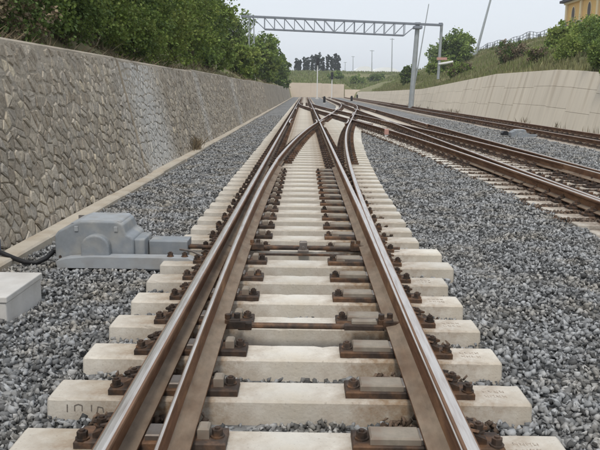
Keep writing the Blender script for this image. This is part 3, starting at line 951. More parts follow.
# run-off stains and dry weeds follow as plants below
# far wall closing the cutting
FW = empty('concrete_retaining_wall', (0, 190, 0), 'distant pale pinkish concrete wall closing the view at the end of the tracks', 'wall')
M['farc'] = mat('far_concrete', (.58, .49, .40), .9, var=.1, scale=.5, tint=(.48, .41, .33), tscale=.4, tamt=.6)
mb = MB(); mb.prism([(0, -.2), (1.2, -.2), (1.2, 3.3), (.55, 3.3)], 'x', -7.0, 10.2); mb.build('wall_body', M['farc'], FW)
for i in range(6):
    mb = MB(); x0 = -7 + i * 2.867; h = 3.52 - .1 * (i > 3) - .25 * (i == 5)
    mb.prism([(-.06, -.2), (.0, -.2), (.49, h), (.43, h)], 'x', x0 + .02, x0 + 2.847); mb.build('panel', M['farc'], FW)
mb = MB(); mb.prism([(0, -.2), (1.4, -.2), (1.4, 1.7), (.7, 2.0)], 'x', 10.4, 15.0); mb.build('low_wall', M['farc'], FW)

# ------------------------------------------------------------------ switch machine by the near turnout
def rounded_box(name, x0, x1, y0, y1, z0, z1, r, m, parent, seg=3):
    bm = bmesh.new(); bmesh.ops.create_cube(bm, size=1)
    for v_ in bm.verts:
        v_.co = ((x0 + x1) / 2 + v_.co.x * (x1 - x0), (y0 + y1) / 2 + v_.co.y * (y1 - y0), (z0 + z1) / 2 + v_.co.z * (z1 - z0))
    bmesh.ops.bevel(bm, geom=list(bm.edges), offset=r, segments=seg, affect='EDGES', profile=.5)
    me = bpy.data.meshes.new(name); bm.to_mesh(me); bm.free(); me.materials.append(M[m])
    return obj(name, me, parent)
def bevel_prism(name, poly, axis, a0, a1, r, m, parent, seg=3):
    mb = MB(); mb.prism(poly, axis, a0, a1); me = mb.mesh(name, M[m])
    bm = bmesh.new(); bm.from_mesh(me); bmesh.ops.bevel(bm, geom=list(bm.edges), offset=r, segments=seg, affect='EDGES', profile=.5)
    bm.to_mesh(me); bm.free()
    return obj(name, me, parent)
SBOLT = BOLT.copy(); SBOLT.transform(Matrix.Scale(.45, 4))
def switch_machine(loc, label, mirror=False, scale=1.0):
    t = empty('switch_machine', (0, 0, 0), label, 'switch machine', 'electric switch machines beside the tracks')
    # local: body from x -.78 (outer) to 0 (rail side), y depth .5, z from 0
    bevel_prism('cover', [(-.78, .03), (.0, .03), (.0, .25), (-.03, .28), (-.07, .30), (-.10, .40), (-.16, .43), (-.52, .43), (-.60, .40), (-.74, .33), (-.78, .28)], 'y', -.04, .46, .02, 'grey_paint', t)
    bevel_prism('cover_lid', [(-.63, .40), (-.52, .438), (-.15, .438), (-.13, .425), (-.12, .40)], 'y', -.02, .44, .008, 'grey_light', t, 2)
    arch = [(-.50, .045)] + [(-.36 - .14 * math.cos(math.pi * k / 10), .19 + .12 * math.sin(math.pi * k / 10)) for k in range(11)] + [(-.22, .045)]
    bevel_prism('motor_housing', arch, 'y', -.135, -.02, .02, 'grey_paint', t)
    rounded_box('end_housing', .0 - .01, .10, .0, .36, .05, .25, .02, 'grey_paint', t)
    rounded_box('rod_cover', .105, .50, .16, .42, .05, .20, .012, 'grey_paint', t)
    mb = MB(); mb.prism([(-.70, .0), (.60, .0), (.62, .02), (.62, .085), (.56, .11), (-.40, .11), (-.62, .09), (-.72, .06)], 'y', -.22, -.06)
    me = mb.mesh('mounting_arm', M['grey_light']); o = obj('mounting_arm', me, t)
    mb = MB(); mb.box(-.68, .6, .42, .5, .0, .06, 0, .008); mb.build('mounting_arm', M['grey_light'], t)
    for x in (.38, .52): obj('bolt', BOLT, t, (x, -.14, .1105))
    mb = MB(); mb.box(-.79, -.776, .06, .22, .10, .22); mb.build('hinge_plate', M['grey_light'], t)
    mb = MB(); mb.tube([(.44, .05, .14), (.56, .02, .13), (.68, -.05, .10)], .012, 6); mb.build('crank_rod', M['slide'], t)
    mb = MB(); mb.prism([(-.785, .045), (.005, .045), (.005, .062), (-.785, .062)], 'y', -.05, .47); mb.build('base_flange', M['grey_light'], t)
    for x in (-.73, -.60, -.16, -.06):
        obj('flange_bolt', SBOLT, t, (x, -.045, .0625))
    for x in (-.56, -.17):
        mb = MB(); mb.box(x - .018, x + .018, -.050, -.038, .33, .38, 0, .004); mb.build('lid_latch', M['grey_light'], t)
    for x in (-.66, -.40, -.13):
        mb = MB(); mb.box(x - .03, x + .03, .455, .475, .26, .40); mb.build('hinge', M['slide'], t)
    mb = MB(); mb.tube([(-.78, .10, .10), (-.83, .10, .10)], .035, 10); mb.tube([(-.83, .10, .10), (-.85, .10, .10)], .028, 10); mb.build('cable_gland', M['rubber'], t)
    for y_ in (.2, .38):
        mb = MB(); mb.box(.10, .505, y_ - .006, y_ + .006, .195, .204); mb.build('cover_rib', M['grey_light'], t)
    t.location = loc
    t.scale = (scale,) * 3
    if mirror: t.rotation_euler = (0, 0, 0)
    return t
switch_machine((-1.62, 6.98, -.085), 'large grey switch machine on the ballast beside the near turnout')
switch_machine((9.15 - .95 + .35, 27.6, -.085), 'small distant grey switch machine beside the third track', scale=.82)
# cable into the machine, cable pit, junction box
mb = MB()
pts = [(-3.05, 7.0, .03), (-2.93, 6.98, -.005), (-2.80, 6.93, -.04), (-2.68, 6.88, -.065), (-2.57, 6.88, -.068), (-2.50, 6.95, -.04), (-2.47, 7.03, -.005), (-2.46, 7.08, .015)]
mb.tube(pts, .024, 8)
tag(mb.build('cable', M['rubber'], smooth=True), 'thick black cable curving from the kerb into the grey switch machine', 'cable')
t = empty('cable_pit', (0, 0, 0), 'pale grey concrete cable pit block at the lower left edge', 'concrete block')
bevel_prism('pit_body', [(-2.72, -.2), (-2.15, -.2), (-2.15, .05), (-2.72, .05)], 'y', 5.14, 5.86, .012, 'blockc', t, 2)
bevel_prism('pit_lid', [(-2.73, .052), (-2.14, .052), (-2.14, .10), (-2.73, .10)], 'y', 5.13, 5.87, .008, 'blockc', t, 2)
t = empty('junction_box', (0, 0, 0), 'dark blue-grey junction box at the left edge where the cable ends', 'junction box')
M['blue_paint'] = mat('dark_blue_paint', (.05, .07, .13), .5, var=.15, scale=6)
rounded_box('box_body', -3.42, -3.02, 6.85, 7.15, -.03, .12, .015, 'blue_paint', t, 2)
mb = MB(); mb.box(-3.4, -3.04, 6.88, 7.12, -.034, -.0301); mb.build('foot_plate', M['iron'], t)

# small trackside things
def dwarf_signal(loc, label, h=.85):
    t = empty('dwarf_signal', loc, label, 'signal', 'dwarf signals between the tracks')
    mb = MB(); mb.box(-.16, .16, -.14, .14, -.0, .12, 0, .02); mb.build('base', M['blockc'], t)
    mb = MB(); mb.prism([(-.17, .12), (.17, .12), (.17, h - .16), (.12, h - .03), (.06, h), (-.06, h), (-.12, h - .03), (-.17, h - .16)], 'y', -.1, .1); mb.build('signal_head', M['black'], t)
    for z in (.32, .6):
        mb = MB(); mb.tube([(0, -.1, z), (0, -.2, z)], .085, 10); mb.build('lamp_hood', M['black'], t)
    return t
dwarf_signal((2.75, 101, -.135), 'dark dwarf signal between the straight and second tracks', 1.0)
dwarf_signal((7.6, 118, -.135), 'dark dwarf signal between second and third track, nearer than its neighbour', 1.0)
dwarf_signal((11.7, 163, -.135), 'dark dwarf signal at the far foot of the concrete wall', 1.0)
def signal_post(loc, h, label):
    t = empty('signal_post', loc, label, 'signal')
    mb = MB(); mb.tube([(0, 0, 0), (0, 0, h)], .11, 8); mb.build('post', M['white'], t)
    mb = MB(); mb.prism([(-.28, h - 1.5), (.28, h - 1.5), (.28, h - .2), (.15, h), (-.15, h), (-.28, h - .2)], 'y', -.24, -.115); mb.build('signal_head', M['black'], t)
    for z in (h - 1.2, h - .8, h - .4):
        mb = MB(); mb.tube([(0, -.24, z), (0, -.45, z)], .13, 8); mb.build('lamp_hood', M['black'], t)
    mb = MB(); mb.box(-.35, .35, -.35, .35, -.05, .25, 0, .03); mb.build('base', M['blockc'], t)
signal_post((2.55, 150, -.13), 8.3, 'tall white signal post with black head in front of far wall')
signal_post((5.65, 153, -.13), 5.6, 'shorter signal post with black head, right of the tall one')
t = empty('marker_post', (3.05, 26.5, -.135), 'small pinkish marker post standing in the ballast beside the second track', 'marker post')
mb = MB(); mb.box(-.06, .06, -.06, .06, 0, .22, 0, .0); mb.build('post', M['white'], t)
mb = MB(); mb.box(-.075, .075, -.075, .075, .2202, .42, 0, .015); mb.build('cap', M['pink'], t)
t = empty('track_box', (7.95, 28.6, -.135), 'small dark track box left of the distant switch machine', 'box')
mb = MB(); mb.prism([(-.16, 0), (.16, 0), (.13, .22), (.06, .3), (-.06, .3), (-.13, .22)], 'y', -.12, .12); mb.build('box_body', M['black'], t)
mb = MB(); mb.box(-.2, .2, -.15, .15, -.05, -.001); mb.build('base', M['blockc'], t)

# ------------------------------------------------------------------ overhead line gantry
G = empty('overhead_gantry', (0, 73, 0), 'grey steel truss gantry spanning the tracks on two masts', 'gantry')
def lattice_mast(x, ztop, zb, lean, name):
    mb = MB()
    w0, w1 = .30, .22
    P = lambda k, sx, sy: (x + lean * (k - 1) + sx * (w0 + (w1 - w0) * k), sy * (w0 + (w1 - w0) * k), zb + (ztop - zb) * k)
    for sx in (-1, 1):
        for sy in (-1, 1):
            mb.tube([P(0, sx, sy), P(1, sx, sy)], .055, 4)
    n = 9
    for k in range(n):
        a, b = k / n, (k + 1) / n
        for sy in (-1, 1):
            mb.tube([P(a, -1 if k % 2 else 1, sy), P(b, 1 if k % 2 else -1, sy)], .03, 4)
        for sx in (-1, 1):
            mb.tube([P(a, sx, -1 if k % 2 else 1), P(b, sx, 1 if k % 2 else -1)], .03, 4)
    return mb.build(name, M['mast'], G)
mb = MB(); mb.tube([(11.0 - .35, 0, -.2), (11.0, 0, 8.1)], [.27, .22], 10); mb.tube([(11.0, 0, 8.1), (11.0, 0, 8.3)], [.3, .3], 10)
o = mb.build('mast', M['mast'], G)
lattice_mast(-5.3, 8.5, 2.2, -.1, 'mast')
def zt(x): return 8.66 + (8.15 - 8.66) * (x + 5.3) / 16.3
for sy in (-.45, .45):
    mb = MB(); mb.tube([(-6.3, sy, zt(-6.3)), (13.4, sy, zt(13.4))], .10, 4); mb.build('top_chord', M['steel'], G)
    mb = MB(); mb.tube([(-4.0, sy, zt(-4.0) - 1.15), (9.7, sy, zt(9.7) - 1.15)], .075, 4); mb.build('bottom_chord', M['steel'], G)
xs = [-4.0 + i * 13.7 / 14 for i in range(15)]
for i, x in enumerate(xs):
    for sy in (-.45, .45):
        mb = MB(); mb.tube([(x, sy, zt(x) - 1.12), (x, sy, zt(x) - .05)], .045, 4); mb.build('vertical_strut', M['steel'], G)
        if i < 14:
            xb, xt = (xs[i + 1], x) if i < 7 else (x, xs[i + 1])
            mb = MB(); mb.tube([(xt, sy, zt(xt) - .05), (xb, sy, zt(xb) - 1.12)], .04, 4); mb.build('diagonal_brace', M['steel'], G)
    mb = MB(); mb.tube([(x, -.45, zt(x) - 1.15), (x, .45, zt(x) - 1.15)], .035, 4); mb.tube([(x, -.45, zt(x)), (x, .45, zt(x))], .035, 4); mb.build('cross_tie', M['steel'], G)
for (xa_, xb_) in ((-4.0, -5.2), (9.7, 10.9)):
    for sy in (-.45, .45):
        mb = MB(); mb.tube([(xa_, sy, zt(xa_) - 1.13), (xb_, sy * .6, zt(xb_) - .08)], .045, 4); mb.build('diagonal_brace', M['steel'], G)
mb = MB(); mb.box(10.6, 11.4, -.55, .55, 7.7, 7.95); mb.build('mast_cap', M['steel'], G)
mb = MB(); mb.tube([(13.35, 0, 8.25), (13.25, 0, 2.9)], .14, 6); mb.build('drop_post', M['mast'], G)
mb = MB(); mb.tube([(13.2, -.1, 4.35), (13.9, -.2, 4.45), (14.6, -.25, 4.6)], [.11, .13, .11], 8); mb.build('insulator_arm', M['white'], G)
mb = MB(); mb.box(13.0, 14.0, -.2, -.12, 4.75, 5.0); mb.build('red_plate', M['pink'], G)
mb = MB(); mb.tube([(13.25, 0, 8.05), (13.25, 0, 8.3)], .2, 6); mb.build('post_collar', M['steel'], G)

# ------------------------------------------------------------------ poles, far buildings
def pole(p0, p1, r, label, cat='pole', arm=0):
    t = empty('utility_pole', p0, label, cat, 'tall thin poles against the sky')
    d = [b - a for a, b in zip(p0, p1)]
    mb = MB(); mb.tube([(0, 0, -.6), d], [r, r * .6], 8); mb.build('shaft', M['mast'], t)
    mb = MB(); mb.tube([(d[0] * .001, 0, -.1), (d[0] * .03, 0, d[2] * .03)], r * 1.6, 8); mb.build('footing', M['mast'], t)
    if arm:
        mb = MB(); mb.tube([(d[0] - arm, 0, d[2] * .97), (d[0] + arm, 0, d[2] * .97)], r * .5, 6); mb.build('crossarm', M['mast'], t)
    return t
pole((27.5, 120, ground_z(27.5, 120)), (29.8, 120, 17.5), .24, 'tall leaning grey pole rising out of the top edge above the right bank')
pole((14.1, 95, ground_z(14.1, 95)), (15.6, 95, 12.6), .09, 'thin leaning pole just behind the right gantry mast')
pole((35.3, 300, ground_z(35.3, 300)), (35.0, 300, 22.8), .24, 'thin pole under the truss, tallest of the far ones', arm=.9)
pole((27.2, 300, ground_z(27.2, 300)), (27.0, 300, 18.0), .2, 'thin pole standing before the white far roofs', arm=.9)
pole((19.5, 300, ground_z(19.5, 300)), (19.4, 300, 15.5), .16, 'short thin far pole right of the poplars', arm=.7)
pole((16.8, 310, ground_z(16.8, 310)), (16.8, 310, 13.5), .16, 'shortest far pole, next to the end of the poplar row', arm=.6)
def white_roof(x0, x1, y, z0, h, label):
    t = empty('white_hall', ((x0 + x1) / 2, y, z0), label, 'building', 'white roofed halls beyond the bank')
    hw = (x1 - x0) / 2
    prof = [(-hw, 0)] + [(-hw * math.cos(math.pi * k / 12), 1.2 + (h - 1.2) * math.sin(math.pi * k / 12)) for k in range(13)] + [(hw, 0)]
    mb = MB(); mb.prism(prof, 'y', 0, 22); mb.build('roof', M['fabric_white'], t)
    for k in range(4):
        xx = -hw * .6 + k * hw * .4
        mb = MB(); mb.box(xx - hw * .12, xx + hw * .12, -.06, -.002, .2, 1.1); mb.build('window', M['glass'], t)
white_roof(21.8, 29.6, 318, 8.9, 3.3, 'white curved hall roof on the skyline, left of the pair')
white_roof(29.9, 41.5, 326, 8.9, 3.2, 'wider white curved hall roof on the skyline, right of the pair')

# ochre building on the right bank: long side along the track, bays with pilasters and oval windows
B = empty('ochre_building', (34, 78, 9.0), 'yellow ochre building with dark eaves and oval windows at the top right corner', 'building')
z0, z1 = 8.4, 13.2
mb = MB(); mb.box(34.0, 46.0, 66, 97.5, z0, z1); B.location = (0, 0, 0); mb.build('wall', M['ochre'], B)
nb = 6
bl = 31.5 / nb
for i in range(nb + 1):
    y = 97.5 - i * bl
    y0_, y1_ = (y - .55, y + .04) if i == 0 else (y - .3, y + .3)
    mb = MB(); mb.box(33.78, 34.12, y0_, y1_, z0 - .4, z1 - .25); mb.build('pilaster', M['ochre_light'], B)
    if i < nb:
        yc_ = y - bl / 2
        pf = [(yc_ + .62 * math.cos(2 * math.pi * k / 16), 11.55 + 1.05 * math.sin(2 * math.pi * k / 16)) for k in range(16)]
        mb = MB(); mb.prism(pf, 'x', 33.9, 34.2); wf = mb.build('window', M['ochre_light'], B)
        pf = [(yc_ + .48 * math.cos(2 * math.pi * k / 16), 11.55 + .9 * math.sin(2 * math.pi * k / 16)) for k in range(16)]
        mb = MB(); mb.prism(pf, 'x', 33.88, 34.1); mb.build('pane', M['glass'], wf)
mb = MB(); mb.box(33.85, 34.1, 66, 97.4, z0 - .4, 9.6); mb.build('plinth', M['ochre_light'], B)
mb = MB(); mb.box(33.2, 46.8, 65.2, 98.2, z1, z1 + .3); mb.box(33.5, 46.5, 65.5, 98.0, z1 + .3, z1 + .9); ro = mb.build('roof', M['roof'], B)
mb = MB(); mb.box(33.6, 34.2, 66, 97.6, z1 - .25, z1 - .003); mb.build('cornice', M['ochre_light'], B)

# railing on the crest of the right bank
F_ = empty('railing', (0, 0, 0), 'pale metal railing along the crest of the right bank', 'railing')
zr = lambda y: ground_z(30, y)
pys = ys(80, 128, 1.5)
for y in pys:
    mb = MB(); mb.tube([(30, y, zr(y) - .3), (30, y, zr(y) + 1.15)], .05, 4); mb.build('post', M['steel'], F_)
for h in (.35, .75, 1.13):
    mb = MB(); mb.tube([(30 - .03, y, zr(y) + h) for y in pys], .04, 4); mb.build('rail', M['steel'], F_)
for i, y in enumerate(pys[:-1]):
    if i % 3 == 1 and y > 84:
        mb = MB(); mb.box(30.08, 30.12, y + .1, y + 1.35, zr(y) + .2, zr(y) + 1.0); mb.build('infill_sheet', M['white' if i % 2 else 'grey_light'], F_)

# ------------------------------------------------------------------ foliage
def leaf_mesh(name, centres, radii, n, size, m, flat=.0, droop=.2, clump=.28, seed=0, aspect=.42):
    """n small bent leaves gathered in sprays over the shells of ellipsoid lobes"""
    g = np.random.default_rng(seed)
    C = np.array(centres, float); Rr = np.array(radii, float)
    vol = Rr[:, 0] * Rr[:, 1] * Rr[:, 2]; pr_ = vol ** (2 / 3); pr_ /= pr_.sum()
    per = 26
    nc = max(1, n // per)
    li = g.choice(len(C), nc, p=pr_)
    d = g.normal(size=(nc, 3)); d /= np.linalg.norm(d, axis=1)[:, None]
    rad = g.uniform(.35, 1.0, nc) ** .5
    rad *= 1 + .22 * np.sin(5 * d[:, 0] + li) * np.cos(4 * d[:, 2] + 2 * li)
    cc = C[li] + d * Rr[li] * rad[:, None]
    ci = np.repeat(np.arange(nc), per); k = len(ci)
    cs = g.uniform(.5, 1.25, nc) * clump
    P = cc[ci] + g.normal(size=(k, 3)) * cs[ci][:, None] * np.array([.55, .55, .45])
    out = d[ci] * .8 + g.normal(size=(k, 3)) * .8; out[:, 2] -= droop
    out /= np.linalg.norm(out, axis=1)[:, None]
    nrm = g.normal(size=(k, 3)) + np.array([0, 0, .8]) + d[ci] * .5
    side = np.cross(out, nrm); side /= np.linalg.norm(side, axis=1)[:, None] + 1e-9
    nn = np.cross(side, out)
    s = size * g.uniform(.6, 1.4, k)[:, None]
    V = np.empty((k, 4, 3))
    V[:, 0] = P; V[:, 1] = P + out * s * .5 + side * s * aspect + nn * s * .12
    V[:, 2] = P + out * s; V[:, 3] = P + out * s * .5 - side * s * aspect + nn * s * .12
    idx = np.arange(k * 4).reshape(k, 4)
    return fastmesh(name, V.reshape(-1, 3), idx, m)
def tree(kind, loc, h, r, mats, n, size, label, group, seed, trunk_h=None, low=.25, name='broadleaf_tree', squash=1.0):
    g = random.Random(seed)
    t = empty(name, loc, label, 'tree' if 'bush' not in name and 'shrub' not in name else 'bush', group)
    mb = MB()
    th = trunk_h or h * .8
    pts = [(0, 0, -.3)]; 
    for k in range(1, 6):
        pts.append((g.uniform(-.12, .12) * k * .25 * r, g.uniform(-.12, .12) * k * .25 * r, th * k / 5))
    mb.tube(pts, [r * .085 * (1 - .16 * k) + .01 for k in range(6)], 7)
    cs, rs = [], []
    nl = 9 if kind != 'poplar' else 7
    for k in range(nl):
        a = k * 2.4 + g.uniform(-.4, .4); f_ = low + (1 - low) * (k + .5) / nl
        rr_ = r * (1 - .55 * abs(f_ - .55)) * g.uniform(.35, .62)
        if kind == 'poplar': rr_ = r * .12
        c = (math.cos(a) * rr_, math.sin(a) * rr_, h * f_ * .93)
        q = r * g.uniform(.42, .62)
        cs.append(c); rs.append((q, q, q * g.uniform(.75, 1.05) * squash if kind != 'poplar' else h * .13))
        zz = c[2] * .72
        mb.tube([(pts[3][0] * zz / max(th, .1), pts[3][1] * zz / max(th, .1), min(zz, th * .9)), (c[0] * .5, c[1] * .5, c[2] * .88), (c[0] * 1.1, c[1] * 1.1, c[2] + q * .3)], [r * .035 + .006, r * .022 + .005, .006], 5)
    mb.build('trunk', M['bark'], t)
    for mi_, (mname, share) in enumerate(mats):
        me = leaf_mesh('crown', cs, rs, int(n * share), size, M[mname], seed=seed * 7 + mi_, clump=max(.16, r * .16))
        obj('crown', me, t)
    return t

LB = 'trees and bushes on the left bank'
DK = [('leaf_dark', .55), ('leaf_mid', .45)]
MD = [('leaf_mid', .6), ('leaf_light', .25), ('leaf_dark', .15)]
LT = [('leaf_light', .5), ('leaf_mid', .5)]
left_trees = [
    # X, Y, height, radius, mats, leaves, leafsize, label
    (-5.5, 10.2, 2.6, 1.0, [('leaf_dry', .35), ('leaf_dark', .65)], 8000, .055, 'half-dry brownish bush above the left end of the stone wall', 'dry_bush'),
    (-5.0, 13.0, 2.9, 1.25, DK, 17000, .065, 'very dark leafy bush behind the wall, beside the half-dry brownish bush', 'leafy_bush'),
    (-4.75, 9.3, .8, .75, [('leaf_dry', .7), ('leaf_dark', .3)], 5000, .05, 'low dry tangle at the upper left corner of the stone wall', 'dry_bush'),
    (-4.7, 11.3, .95, .8, [('leaf_dark', .6), ('leaf_dry', .4)], 7000, .055, 'low dark scrub on the wall top right of the dry tangle', 'leafy_bush'),
    (-4.75, 14.6, 1.2, .85, DK, 8000, .06, 'low dark bush hanging over the first joint of the wall', 'leafy_bush'),
    (-4.8, 20.6, 1.2, .9, MD, 7000, .07, 'low green bush on the wall top before the second joint', 'leafy_bush'),
    (-6.3, 12.5, 4.2, 1.8, DK, 17000, .07, 'dark tree behind the dry bush at the upper left corner', 'broadleaf_tree'),
    (-5.3, 15.6, 3.4, 1.5, MD, 22000, .065, 'green tree directly above the first joint of the stone wall', 'broadleaf_tree'),
    (-5.2, 18.8, 3.6, 1.5, MD, 20000, .075, 'bright green tree just beyond the first wall joint', 'broadleaf_tree'),
    (-6.8, 18.0, 5.2, 2.2, DK, 15000, .09, 'tall dark tree behind the bright green ones at the top left', 'broadleaf_tree'),
    (-5.5, 22.5, 4.0, 1.7, DK, 18000, .085, 'dark green tree above the second wall joint', 'broadleaf_tree'),
    (-5.4, 26.5, 4.2, 1.7, LT, 16000, .095, 'yellow-green tree a little beyond the second wall joint', 'broadleaf_tree'),
    (-7.5, 27.0, 6.6, 2.6, DK, 10000, .16, 'big dark tree rising behind the yellow-green tree', 'broadleaf_tree'),
    (-5.6, 31.5, 4.9, 2.0, MD, 15000, .11, 'mid-green tree over the middle of the stone wall', 'broadleaf_tree'),
    (-5.7, 37.0, 5.2, 2.1, DK, 14000, .125, 'dark rounded tree over the far half of the stone wall', 'broadleaf_tree'),
    (-7.4, 41.0, 7.2, 2.7, MD, 10000, .19, 'tall tree whose top breaks the skyline near the top edge', 'broadleaf_tree'),
    (-6.0, 45.0, 5.4, 1.9, MD, 9000, .18, 'leafy tree just before the dark skyline tree', 'broadleaf_tree'),
    (-7.6, 51.0, 6.2, 2.2, DK, 9000, .20, 'dark tree left of the left gantry mast', 'broadleaf_tree'),
    (-5.2, 57.0, 2.4, 1.2, LT, 6000, .18, 'low light green bush beneath the left gantry mast', 'leafy_bush'),
    (-5.2, 65.0, 2.4, 1.4, LT, 6000, .2, 'light green tree in front of the foot of the left gantry mast', 'broadleaf_tree'),
    (-7.6, 80.0, 6.0, 2.6, MD, 7000, .26, 'green tree right behind the left gantry mast', 'broadleaf_tree'),
    (-5.6, 90.0, 5.0, 2.2, MD, 6000, .28, 'round green tree just right of the left gantry mast', 'broadleaf_tree'),
    (-5.4, 108.0, 6.6, 2.0, DK, 6500, .28, 'taller ragged dark tree rising right of the gantry mast', 'broadleaf_tree'),
    (-5.2, 124.0, 5.0, 2.2, DK, 6000, .32, 'dark tree near the far end of the left tree row', 'broadleaf_tree'),
    (-4.8, 142.0, 4.4, 2.2, DK, 6000, .34, 'last dark bush of the left row, before the far wall', 'leafy_bush'),
]
for i, (x, y, h, r, mt, n, sz, lb, nm) in enumerate(left_trees):
    tree('broad', (x, y, ground_z(x, y)), h, r, mt, n, sz, lb, LB, 20 + i, name=nm, low=.12)

RB = 'bushes and trees on the right bank'
right_trees = [
    (13.9, 33.4, 1.25, 1.1, MD, 15000, .085, 'green bush overhanging the pale wall at the right edge', 'leafy_bush'),
    (13.3, 31.0, .9, .9, DK, 9000, .08, 'dark foliage hanging lowest over the wall at the very right', 'leafy_bush'),
    (15.2, 48.0, .55, .9, [('leaf_dry', .6), ('leaf_mid', .4)], 4000, .10, 'brownish scrub just above the wall left of the green bushes', 'dry_bush'),
    (17.5, 62.0, .8, 1.4, [('leaf_dry', .6), ('leaf_dark', .4)], 4000, .14, 'dull brown scrub in the middle of the right bank', 'dry_bush'),
    (16.5, 78.0, .9, 1.6, [('leaf_mid', .6), ('leaf_dry', .4)], 4000, .16, 'mixed scrub on the bank behind the gantry mast', 'leafy_bush'),
    (24.0, 88.0, .9, 1.8, [('leaf_dark', .6), ('leaf_dry', .4)], 4000, .2, 'dark scrub below the railing', 'dry_bush'),
    (15.4, 37.6, 1.1, 1.4, DK, 14000, .095, 'dark bush behind the overhanging one at the right edge', 'leafy_bush'),
    (15.6, 42.5, .95, 1.4, LT, 10000, .10, 'light green bush on the bank left of the dark one', 'leafy_bush'),
    (18.0, 45.0, .8, 1.7, MD, 9000, .13, 'wide green bush up the bank below the ochre building', 'leafy_bush'),
    (19.0, 54.0, 1.2, 1.6, LT, 5000, .2, 'low yellowish bush halfway up the right bank', 'leafy_bush'),
    (21.3, 108.0, 4.8, 2.3, DK, 7000, .28, 'dark spreading tree on the right bank beside the leaning pole', 'broadleaf_tree'),
    (23.8, 112.0, 4.0, 2.0, MD, 5000, .28, 'green tree behind the dark spreading tree on the right bank', 'broadleaf_tree'),
    (15.8, 112.0, 3.0, 1.2, DK, 3500, .26, 'small dark pointed tree left of the right gantry mast', 'broadleaf_tree'),
    (18.8, 104.0, 2.2, 1.8, LT, 4000, .26, 'pale green bush between gantry mast and dark spreading tree', 'leafy_bush'),
    (30.5, 170.0, 4.0, 2.6, MD, 4000, .4, 'distant bush on the skyline above the gantry mast foot', 'leafy_bush'),
    (9.0, 214.0, 1.7, 2.6, DK, 3000, .4, 'dark low bush on the far bank right of the signals', 'leafy_bush'),
    (16.0, 222.0, 1.3, 2.6, MD, 3000, .4, 'green low bush on the far bank below the white roofs', 'leafy_bush'),
    (23.0, 236.0, 1.3, 2.6, DK, 3000, .45, 'dark green bush on the far bank right of the white roofs', 'leafy_bush'),
]
for i, (x, y, h, r, mt, n, sz, lb, nm) in enumerate(right_trees):
    tree('broad', (x, y, ground_z(x, y)), h, r, mt, n, sz, lb, RB, 60 + i, name=nm, low=.15)
ordn = ['leftmost', 'second', 'third', 'fourth', 'fifth', 'sixth', 'seventh', 'eighth', 'ninth', 'tenth', 'eleventh', 'rightmost']
for i in range(12):
    x = -3.6 + i * 1.58 + random.uniform(-.3, .3); y = 300 + random.uniform(-4, 4)
    h = [4.6, 5.0, 5.4, 5.6, 6.0, 6.4, 6.9, 5.6, 6.3, 5.9, 6.8, 6.5][i]
    lb = '%s poplar%s in the dark row on the skyline' % (ordn[i], '' if i in (0, 11) else ' from the left')
    tree('poplar', (x, y, ground_z(x, y)), h * (1.0 + .22 * random.random()), random.uniform(1.0, 1.35), [('leaf_poplar', 1.0)], 2400, .36, lb, 'dark row of poplars on the skyline', 100 + i, name='poplar_tree', low=.08)

# grass and weeds on the banks
def grass(name, pts, hmin, hmax, m, seed, label, wd=.035, lean=.5):
    g = np.random.default_rng(seed)
    P = np.asarray(pts, float); k = len(P)
    hgt = g.uniform(hmin, hmax, k)
    a = g.uniform(0, 2 * np.pi, k)
    ln = np.stack([np.cos(a), np.sin(a), np.zeros(k)], 1) * (hgt * g.uniform(0, lean, k))[:, None]
    sd = np.stack([-np.sin(a + g.normal(size=k)), np.cos(a + g.normal(size=k)), np.zeros(k)], 1) * (hgt * wd * 2)[:, None]
    V = np.empty((k, 4, 3))
    V[:, 0] = P - sd; V[:, 1] = P + sd
    V[:, 2] = P + ln * .5 + np.array([0, 0, 1]) * (hgt * .6)[:, None] + sd * .7
    V[:, 3] = P + ln + np.array([0, 0, 1]) * hgt[:, None]
    o = obj(name, fastmesh(name, V.reshape(-1, 3), np.arange(k * 4).reshape(k, 4), M[m]))
    return tag(o, label, 'grass', kind='stuff')
def scatter(n, fx_, fy_, seed, patch=.0):
    g = random.Random(seed); out = []
    while len(out) < n:
        x = fx_(g); y = fy_(g)
        if patch and math.sin(x * .7 + y * .21) + math.sin(y * .33 - x * .2 + seed) < -patch: continue
        out.append((x + g.gauss(0, .1), y, ground_z(x, y) - .03))
    return out
grass('dry_grass', scatter(60000, lambda g: 13.3 + 17 * g.random() ** 1.3, lambda g: 30 + 110 * g.random() ** 1.2, 5), .12, .42, 'grass', 5, 'dry brownish grass covering the right bank', .05)
grass('green_grass', scatter(24000, lambda g: 13.6 + 18 * g.random(), lambda g: 30 + 130 * g.random() ** 1.1, 6, .3), .15, .5, 'grass_green', 6, 'green weeds growing in patches on the right bank', .06)
grass('bank_grass', scatter(9000, lambda g: -4.0 - 3 * g.random() ** 2, lambda g: 7 + 100 * g.random() ** 2, 8), .08, .30, 'leaf_dry', 8, 'dry grass and twigs along the top of the stone wall', .02, 1.6)
grass('far_grass', scatter(14000, lambda g: -12 + 60 * g.random(), lambda g: 193 + 100 * g.random(), 9), .3, .9, 'grass_green', 9, 'green grass on the far bank beyond the end wall', .12)
# dry weeds at the foot of the concrete wall
wp_ = [(34.5, 30), (40, 25), (58, 40), (60.5, 40), (63, 30), (70, 20), (78, 20), (85, 15), (100, 12), (30, 25)]
pts = []
g = random.Random(4)
for y, n in wp_:
    for _ in range(n): pts.append((12.05 + g.gauss(0, .12), y + g.gauss(0, .45), -.14))
grass('dry_weeds', pts, .15, .55, 'leaf_dry', 12, 'dry brown weeds at the foot of the concrete wall', .02, .5)

